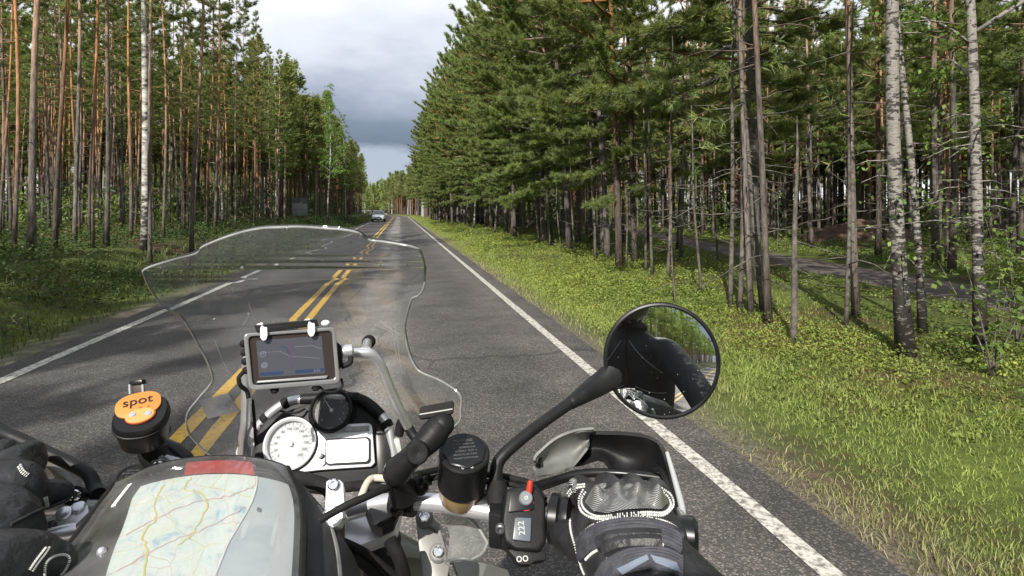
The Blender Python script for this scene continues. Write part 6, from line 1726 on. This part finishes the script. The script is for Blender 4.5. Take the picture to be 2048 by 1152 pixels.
def on(tree, px, py, off=.0012):
    r = (P(px, py, 1) - CAMP).normalized(); h_ = tree.ray_cast(CAMP, r)
    return (h_[0] + h_[1] * off) if h_[0] else None
def stitch(tree, pts, parent, r=.0009, gap=5.0, m=STITCH, name="stitching"):
    """a seam of short thread stitches sewn along the surface"""
    c = bez([Vector((a, b, 0)) for a, b in pts], 30); L = 0; mb = MB(); last = None; acc = []
    for p, q in zip(c[:-1], c[1:]):
        L += (q - p).length
        if L % gap < gap * .62:
            s = on(tree, q.x, q.y, r * .6)
            if s:
                acc.append(s)
        else:
            if len(acc) > 1:
                mb.tube([acc[0], acc[-1]], r, 6)
            acc = []
    if mb.v:
        return mb.build(name, m, parent)
def seam(tree, pts, parent, r, m, name, off=.001):
    q = [on(tree, p.x, p.y, off) for p in bez([Vector((a, b, 0)) for a, b in pts], 14)]; q = [p for p in q if p]
    if len(q) > 3:
        return MB().tube(q, r, 8).build(name, m, parent)
# carbon knuckle shield with four bumps
CARB = bpy.data.materials.new("carbon_weave"); CARB.use_nodes = True
_t = CARB.node_tree; _b = _t.nodes['Principled BSDF']; _b.inputs['Roughness'].default_value = .28; _b.inputs['Coat Weight'].default_value = .7
_tc = N(_t, "ShaderNodeTexCoord"); _w = N(_t, "ShaderNodeTexWave"); _w.inputs['Scale'].default_value = 230; _w.inputs['Distortion'].default_value = .4; _w.bands_direction = 'DIAGONAL'
_t.links.new(_tc.outputs['Object'], _w.inputs['Vector'])
_r = N(_t, "ShaderNodeValToRGB"); _r.color_ramp.elements[0].color = (.012, .012, .013, 1); _r.color_ramp.elements[1].color = (.34, .34, .33, 1); _r.color_ramp.elements[0].position = .45; _r.color_ramp.elements[1].position = .75
_t.links.new(_w.outputs[0], _r.inputs[0]); _t.links.new(_r.outputs[0], _b.inputs['Base Color'])
_bp = N(_t, "ShaderNodeBump"); _bp.inputs['Strength'].default_value = .5; _bp.inputs['Distance'].default_value = .001; _t.links.new(_w.outputs[0], _bp.inputs['Height']); _t.links.new(_bp.outputs[0], _b.inputs['Normal'])
rows = []
for v in np.linspace(0, 1, 16):
    r = []
    for u in np.linspace(0, 1, 44):
        up = np.interp(u, [0, .06, .2, .36, .5, .62, .74, .86, .95, 1], [1004, 990, 983, 980, 978, 982, 980, 986, 996, 1006])
        lo = np.interp(u, [0, .1, .25, .5, .75, .92, 1], [1008, 1026, 1030, 1022, 1020, 1022, 1008])
        s = on(tree_g, 1170 + u * 166, up + (lo - up) * v, 0)
        bump = .0105 * max(0, math.cos((u * 4 - .5) * math.pi * 2 * .5 * 2) * .5 + .5) * math.exp(-((v - .3) / .34) ** 2) + .0045 * math.sin(math.pi * min(max(v, .02), .98)) * min(1, 8 * u, 8 * (1 - u))
        r.append(s + Vector((0, -.2, 1)).normalized() * (bump + .0015) if s else None)
    rows.append(r)
for r in rows:
    for i in range(len(r)):
        if r[i] is None:
            g_ = [q for q in r if q]; r[i] = g_[0] if i < 22 else g_[-1]
mb = MB(); mb.grid(rows); kg = mb.build("knuckle_shield", CARB, rg, angle=80)
for off in (0, 5):
    stitch(tree_g, [(1172 - off, 985 - off), (1164 - off, 1000), (1170 - off, 1020 + off), (1196, 1034 + off), (1240, 1030 + off), (1290, 1026 + off), (1326, 1026 + off), (1340 + off, 1012), (1336 + off, 996 - off), (1322, 982 - off)], rg, .0011, 4.5)
stitch(tree_g, [(1136, 1006), (1140, 990), (1152, 978), (1172, 974)], rg, .0011, 4.5); stitch(tree_g, [(1133, 1002), (1137, 985), (1150, 973), (1172, 969)], rg, .0010, 4.5)
for k in range(6):
    seam(tree_g, [(1157 + k, 1082 + k * 7), (1190, 1058 + k * 7.2), (1240, 1045 + k * 7), (1290, 1044 + k * 7), (1335, 1055 + k * 6.6), (1362, 1070 + k * 6.5)], rg, .0030, FABRIC, "stretch_rib")
stitch(tree_g, [(1162, 1070), (1190, 1050), (1240, 1037), (1290, 1036), (1335, 1046), (1358, 1060)], rg, .0011, 4.5)
stitch(tree_g, [(1140, 1030), (1142, 1060), (1150, 1090), (1162, 1130), (1170, 1150)], rg, .0010, 5)
seam(tree_g, [(1200, 1090), (1225, 1078), (1270, 1074), (1322, 1076)], rg, .0065, LEATHER, "wrist_strap"); seam(tree_g, [(1212, 1102), (1240, 1090), (1280, 1086), (1322, 1088)], rg, .0065, LEATHER, "wrist_strap")
stitch(tree_g, [(1256, 1081), (1225, 1088), (1210, 1100), (1214, 1114), (1230, 1118)], rg, .0013, 4); stitch(tree_g, [(1322, 1078), (1325, 1086), (1324, 1096)], rg, .0014, 3)
stitch(tree_g, [(1172, 1120), (1184, 1108), (1198, 1100)], rg, .0012, 4)
tree_s = tree_g
for k in range(7):
    seam(tree_s, [(1205 - k * 3, 1132 + k * 6), (1240, 1110 + k * 6.2), (1290, 1098 + k * 6.2), (1335, 1104 + k * 6), (1366, 1120 + k * 6)], rg, .0024, FABRIC, "cuff_rib")
PALEB = mat("grey_blue_sleeve_panel", (.20, .23, .29), .6, col2=(.14, .16, .21), nscale=30)
def panel_on(tree, quad, name, m, parent, off=.0035, n=14):
    a, b, c, d = [Vector((*q, 0)) for q in quad]; rows = []
    for v in np.linspace(0, 1, n):
        r = []
        for u in np.linspace(0, 1, n):
            q = a.lerp(b, u).lerp(d.lerp(c, u), v); r.append(on(tree, q.x, q.y, off))
        rows.append(r)
    if all(x for r in rows for x in r):
        mb = MB(); mb.grid(rows); mb.build(name, m, parent, angle=80)
panel_on(tree_s, [(1238, 1140), (1296, 1114), (1300, 1124), (1250, 1152)], "sleeve_panel", PALEB, rg)
panel_on(tree_s, [(1302, 1114), (1352, 1132), (1362, 1152), (1312, 1130)], "sleeve_panel", PALEB, rg)
MB().ball(on(tree_g, 1150, 968, .002) or P(1150, 955, .63), .0048, 10).build("finger_armour", CARB, rg)
for px, py, r in ((1152, 976, .0075), (1205, 972, .007), (1258, 973, .007)):
    s = on(tree_g, px, py, -.003)
    if s:
        mb = MB(); mb.ball(s, r, 12, sz=.75); mb.build("finger_armour", CARB, rg)
# left glove: thumb towards us along the grip, fingers over the lever
KL = [P(20, 925, .60), P(-22, 930, .605), P(-64, 938, .60), P(-104, 950, .59)]
PLi = [P(66, 902, .64), P(10, 898, .65), P(-40, 905, .65), P(-90, 915, .64)]
lg = glove("glove", WL, KL, PLi, [[P(72, 925, .655), P(60, 955, .65)], [P(10, 940, .665), P(5, 970, .655)], [P(-40, 945, .66), P(-42, 975, .65)], [P(-90, 955, .65), P(-92, 980, .64)]],
           [P(-20, 1050, .54), P(30, 1012, .575), P(80, 990, .60), P(122, 985, .615)],
           [(P(-20, 1000, .57), .036), (P(20, 985, .575), .030), (P(-60, 1010, .56), .034), (P(15, 1030, .56), .026)],
           ([P(-45, 1060, .54), P(-60, 1120, .505), WL + (EL - WL) * .25], [.043, .046, .050]), rf=.0112)
tree_l = BVHTree.FromObject(lg, bpy.context.evaluated_depsgraph_get())
stitch(tree_l, [(40, 930), (47, 942), (58, 950)], lg, .0010, 4); stitch(tree_l, [(36, 934), (43, 946), (54, 954)], lg, .0010, 4)
stitch(tree_l, [(87, 996), (90, 1006), (93, 1020)], lg, .0010, 4); stitch(tree_l, [(92, 994), (95, 1006), (97, 1018)], lg, .0010, 4)
seam(tree_l, [(20, 1050), (60, 1030), (100, 1012), (130, 1000)], lg, .0016, LEATHER, "thumb_seam")
# gauntlet of the left glove, with a stitched oval pad
mb = MB(); c = bez([P(-140, 1200, .40), P(-20, 1150, .43), P(70, 1130, .455), P(104, 1128, .462)], 8); mb.tube(c, lerp_r([.036, .030, .024, .017], len(c)), 20); mb.ball(c[-1], .0168, 12)
ga = mb.build("gauntlet", LEATHER, rider, remesh=.003, sm=4); tree_c = BVHTree.FromObject(ga, bpy.context.evaluated_depsgraph_get())
stitch(tree_c, [(88, 1152), (90, 1128), (105, 1114), (128, 1110), (138, 1118), (132, 1136), (120, 1152)], ga, .0010, 4)
for o in (0, 6):
    stitch(tree_c, [(58 + o, 1140 + o * .5), (70 + o, 1122 + o * .5), (84 + o, 1104 + o * .5), (92 + o, 1094)], ga, .0009, 4)

# ================================================================== the oncoming car
car = empty("parked_car", (-2.75, 78, 0)); car.name = "oncoming_car"
tag(car, "silver blue car coming towards us in the left lane", "car")
CARP = mat("silver_blue_paint", (.60, .66, .71), .28, .25, col2=(.56, .62, .68), nscale=3, coat=.8)
CGLASS = mat("car_glass", (.03, .04, .045), .06, coat=1.0)
def loft(secs, n=28, sq=.55):
    mb = MB(); o = 0
    for (y, w, z0, z1) in secs:
        for k in range(n):
            a = 2 * math.pi * k / n; ca, sa = math.cos(a), math.sin(a)
            mb.v.append((-2.75 + w * math.copysign(abs(ca) ** sq, ca), 78 + y, (z0 + z1) / 2 + (z1 - z0) / 2 * math.copysign(abs(sa) ** sq, sa)))
    for i in range(len(secs) - 1):
        for k in range(n):
            mb.f.append((i * n + k, i * n + (k + 1) % n, (i + 1) * n + (k + 1) % n, (i + 1) * n + k))
    mb.f.append(tuple(range(n - 1, -1, -1))); mb.f.append(tuple((len(secs) - 1) * n + k for k in range(n))); return mb
loft([(0, .66, .34, .60), (.06, .78, .27, .68), (.35, .85, .22, .78), (1.0, .87, .20, .90), (1.3, .87, .20, .95), (3.3, .87, .2, .98), (4.1, .84, .24, .98), (4.3, .72, .35, .9)]).build("body", CARP, car, angle=50)
mb = MB()
lo = [(1.15, .76, .90), (1.95, .78, .95), (3.4, .78, .97), (4.15, .72, .95)]; hi = [(1.95, .60, 1.40), (2.2, .60, 1.43), (3.1, .60, 1.43), (3.5, .58, 1.39)]
def q4(a, s):
    return Vector((-2.75 + s * a[1], 78 + a[0], a[2]))
mb.add([q4(a, -1) for a in hi] + [q4(a, 1) for a in hi] + [q4(a, -1) - Vector((0, 0, .06)) for a in hi] + [q4(a, 1) - Vector((0, 0, .06)) for a in hi],
       [(0, 1, 5, 4), (1, 2, 6, 5), (2, 3, 7, 6), (8, 12, 13, 9), (9, 13, 14, 10), (10, 14, 15, 11), (0, 4, 12, 8), (3, 11, 15, 7), (0, 8, 9, 1), (1, 9, 10, 2), (2, 10, 11, 3), (4, 5, 13, 12), (5, 6, 14, 13), (6, 7, 15, 14)])
mb.build("roof", CARP, car, bevel=.02)
mb = MB(); mb.add([q4(lo[0], -1), q4(lo[0], 1), q4(hi[0], 1), q4(hi[0], -1)], [(0, 1, 2, 3)]); mb.build("windscreen", CGLASS, car)
mb = MB(); mb.add([q4(lo[3], -1), q4(lo[3], 1), q4(hi[3], 1), q4(hi[3], -1)], [(3, 2, 1, 0)]); mb.build("rear_window", CGLASS, car)
for s in (-1, 1):
    mb = MB(); mb.add([q4(lo[0], s), q4(lo[1], s), q4(lo[2], s), q4(lo[3], s), q4(hi[3], s), q4(hi[2], s), q4(hi[1], s), q4(hi[0], s)], [tuple(range(8))]); mb.build("side_window", CGLASS, car)
    MB().tube([q4(lo[0], s), q4(hi[0], s)], .03, 8).build("door_pillar", CARP, car)
    mb = MB(); mb.ball((-2.75 + s * .62, 78.10, .63), .13, 12, sx=1.25, sy=.8, sz=.62); mb.build("headlight", mat("headlamp", (.75, .78, .8), .12, coat=1), car)
    mb = MB(); mb.ball((-2.75 + s * .97, 79.35, .98), .10, 10, sx=1.1, sy=.6, sz=.75); mb.build("wing_mirror", CARP, car)
    for y in (.75, 3.45):
        x = -2.75 + s * .76
        t = MB(); t.lathe((x - .1, 78 + y, .31), (1, 0, 0), [(.2, 0), (.30, .01), (.31, .05), (.31, .17), (.30, .2), (.2, .2), (.2, 0)], 28); w_ = t.build("wheel", RUBBER, car)
        t = MB(); t.lathe((x - .085, 78 + y, .31), (1, 0, 0), [(.2, 0), (.2, .17), (.08, .18), (.0001, .18)], 24); t.build("rim", ALU, w_)
mb = MB(); mb.box((-2.75, 78.0, .52), (.36, 0, 0), (0, .03, 0), (0, 0, .07)); mb.build("grille", BLACK, car, bevel=.02)
mb = MB(); mb.box((-2.75, 78.0, .32), (.52, 0, 0), (0, .035, 0), (0, 0, .055)); mb.build("air_intake", BLACK, car, bevel=.02)
mb = MB(); mb.box((-2.75, 77.955, .42), (.24, 0, 0), (0, .01, 0), (0, 0, .045)); mb.build("number_plate", WHITE, car, bevel=.005)

# ================================================================== information board, seen from behind
d = 56.0
sgn = empty("road_sign", (P(600, 420, d).x, P(600, 420, d).y, h1(P(600, 420, d).x, P(600, 420, d).y)))
tag(sgn, "grey two-panel road sign on two posts at the edge of the left forest", "sign")
STEEL = mat("galvanised_steel", (.30, .31, .32), .5, .5, col2=(.22, .23, .24), nscale=6)
for px in (583, 617):
    b = P(px, 420, d); mb = MB(); mb.tube([(b.x, b.y - .06, h1(b.x, b.y) - .2), (b.x, b.y - .06, 2.72)], .062, 14); mb.build("post", mat("dark_post", (.10, .105, .115), .5, .3), sgn)
def board(y0, y1, m, name, x0=584, x1=616):
    a, b = P(x0, y0, d), P(x1, y1, d); mb = MB(); c = (a + b) / 2
    mb.box(c, RGT * ((b - a).dot(RGT) / 2), FWD * .018, Vector((0, 0, (a.z - b.z) / 2))); o = mb.build(name, m, sgn, bevel=.01)
    fm = MB()
    for z in (a.z, b.z, c.z):
        fm.box(Vector((c.x, c.y, z)) - FWD * .03, RGT * ((b - a).dot(RGT) / 2), FWD * .014, Vector((0, 0, .022)))
    fm.build("frame_rail", STEEL, o)
board(396, 404, mat("dark_sign_panel", (.13, .15, .165), .55, col2=(.17, .19, .2), nscale=3), "upper_panel"); board(406, 432, mat("pale_sign_panel", (.27, .30, .30), .5, col2=(.40, .43, .42), nscale=1.6), "lower_panel")
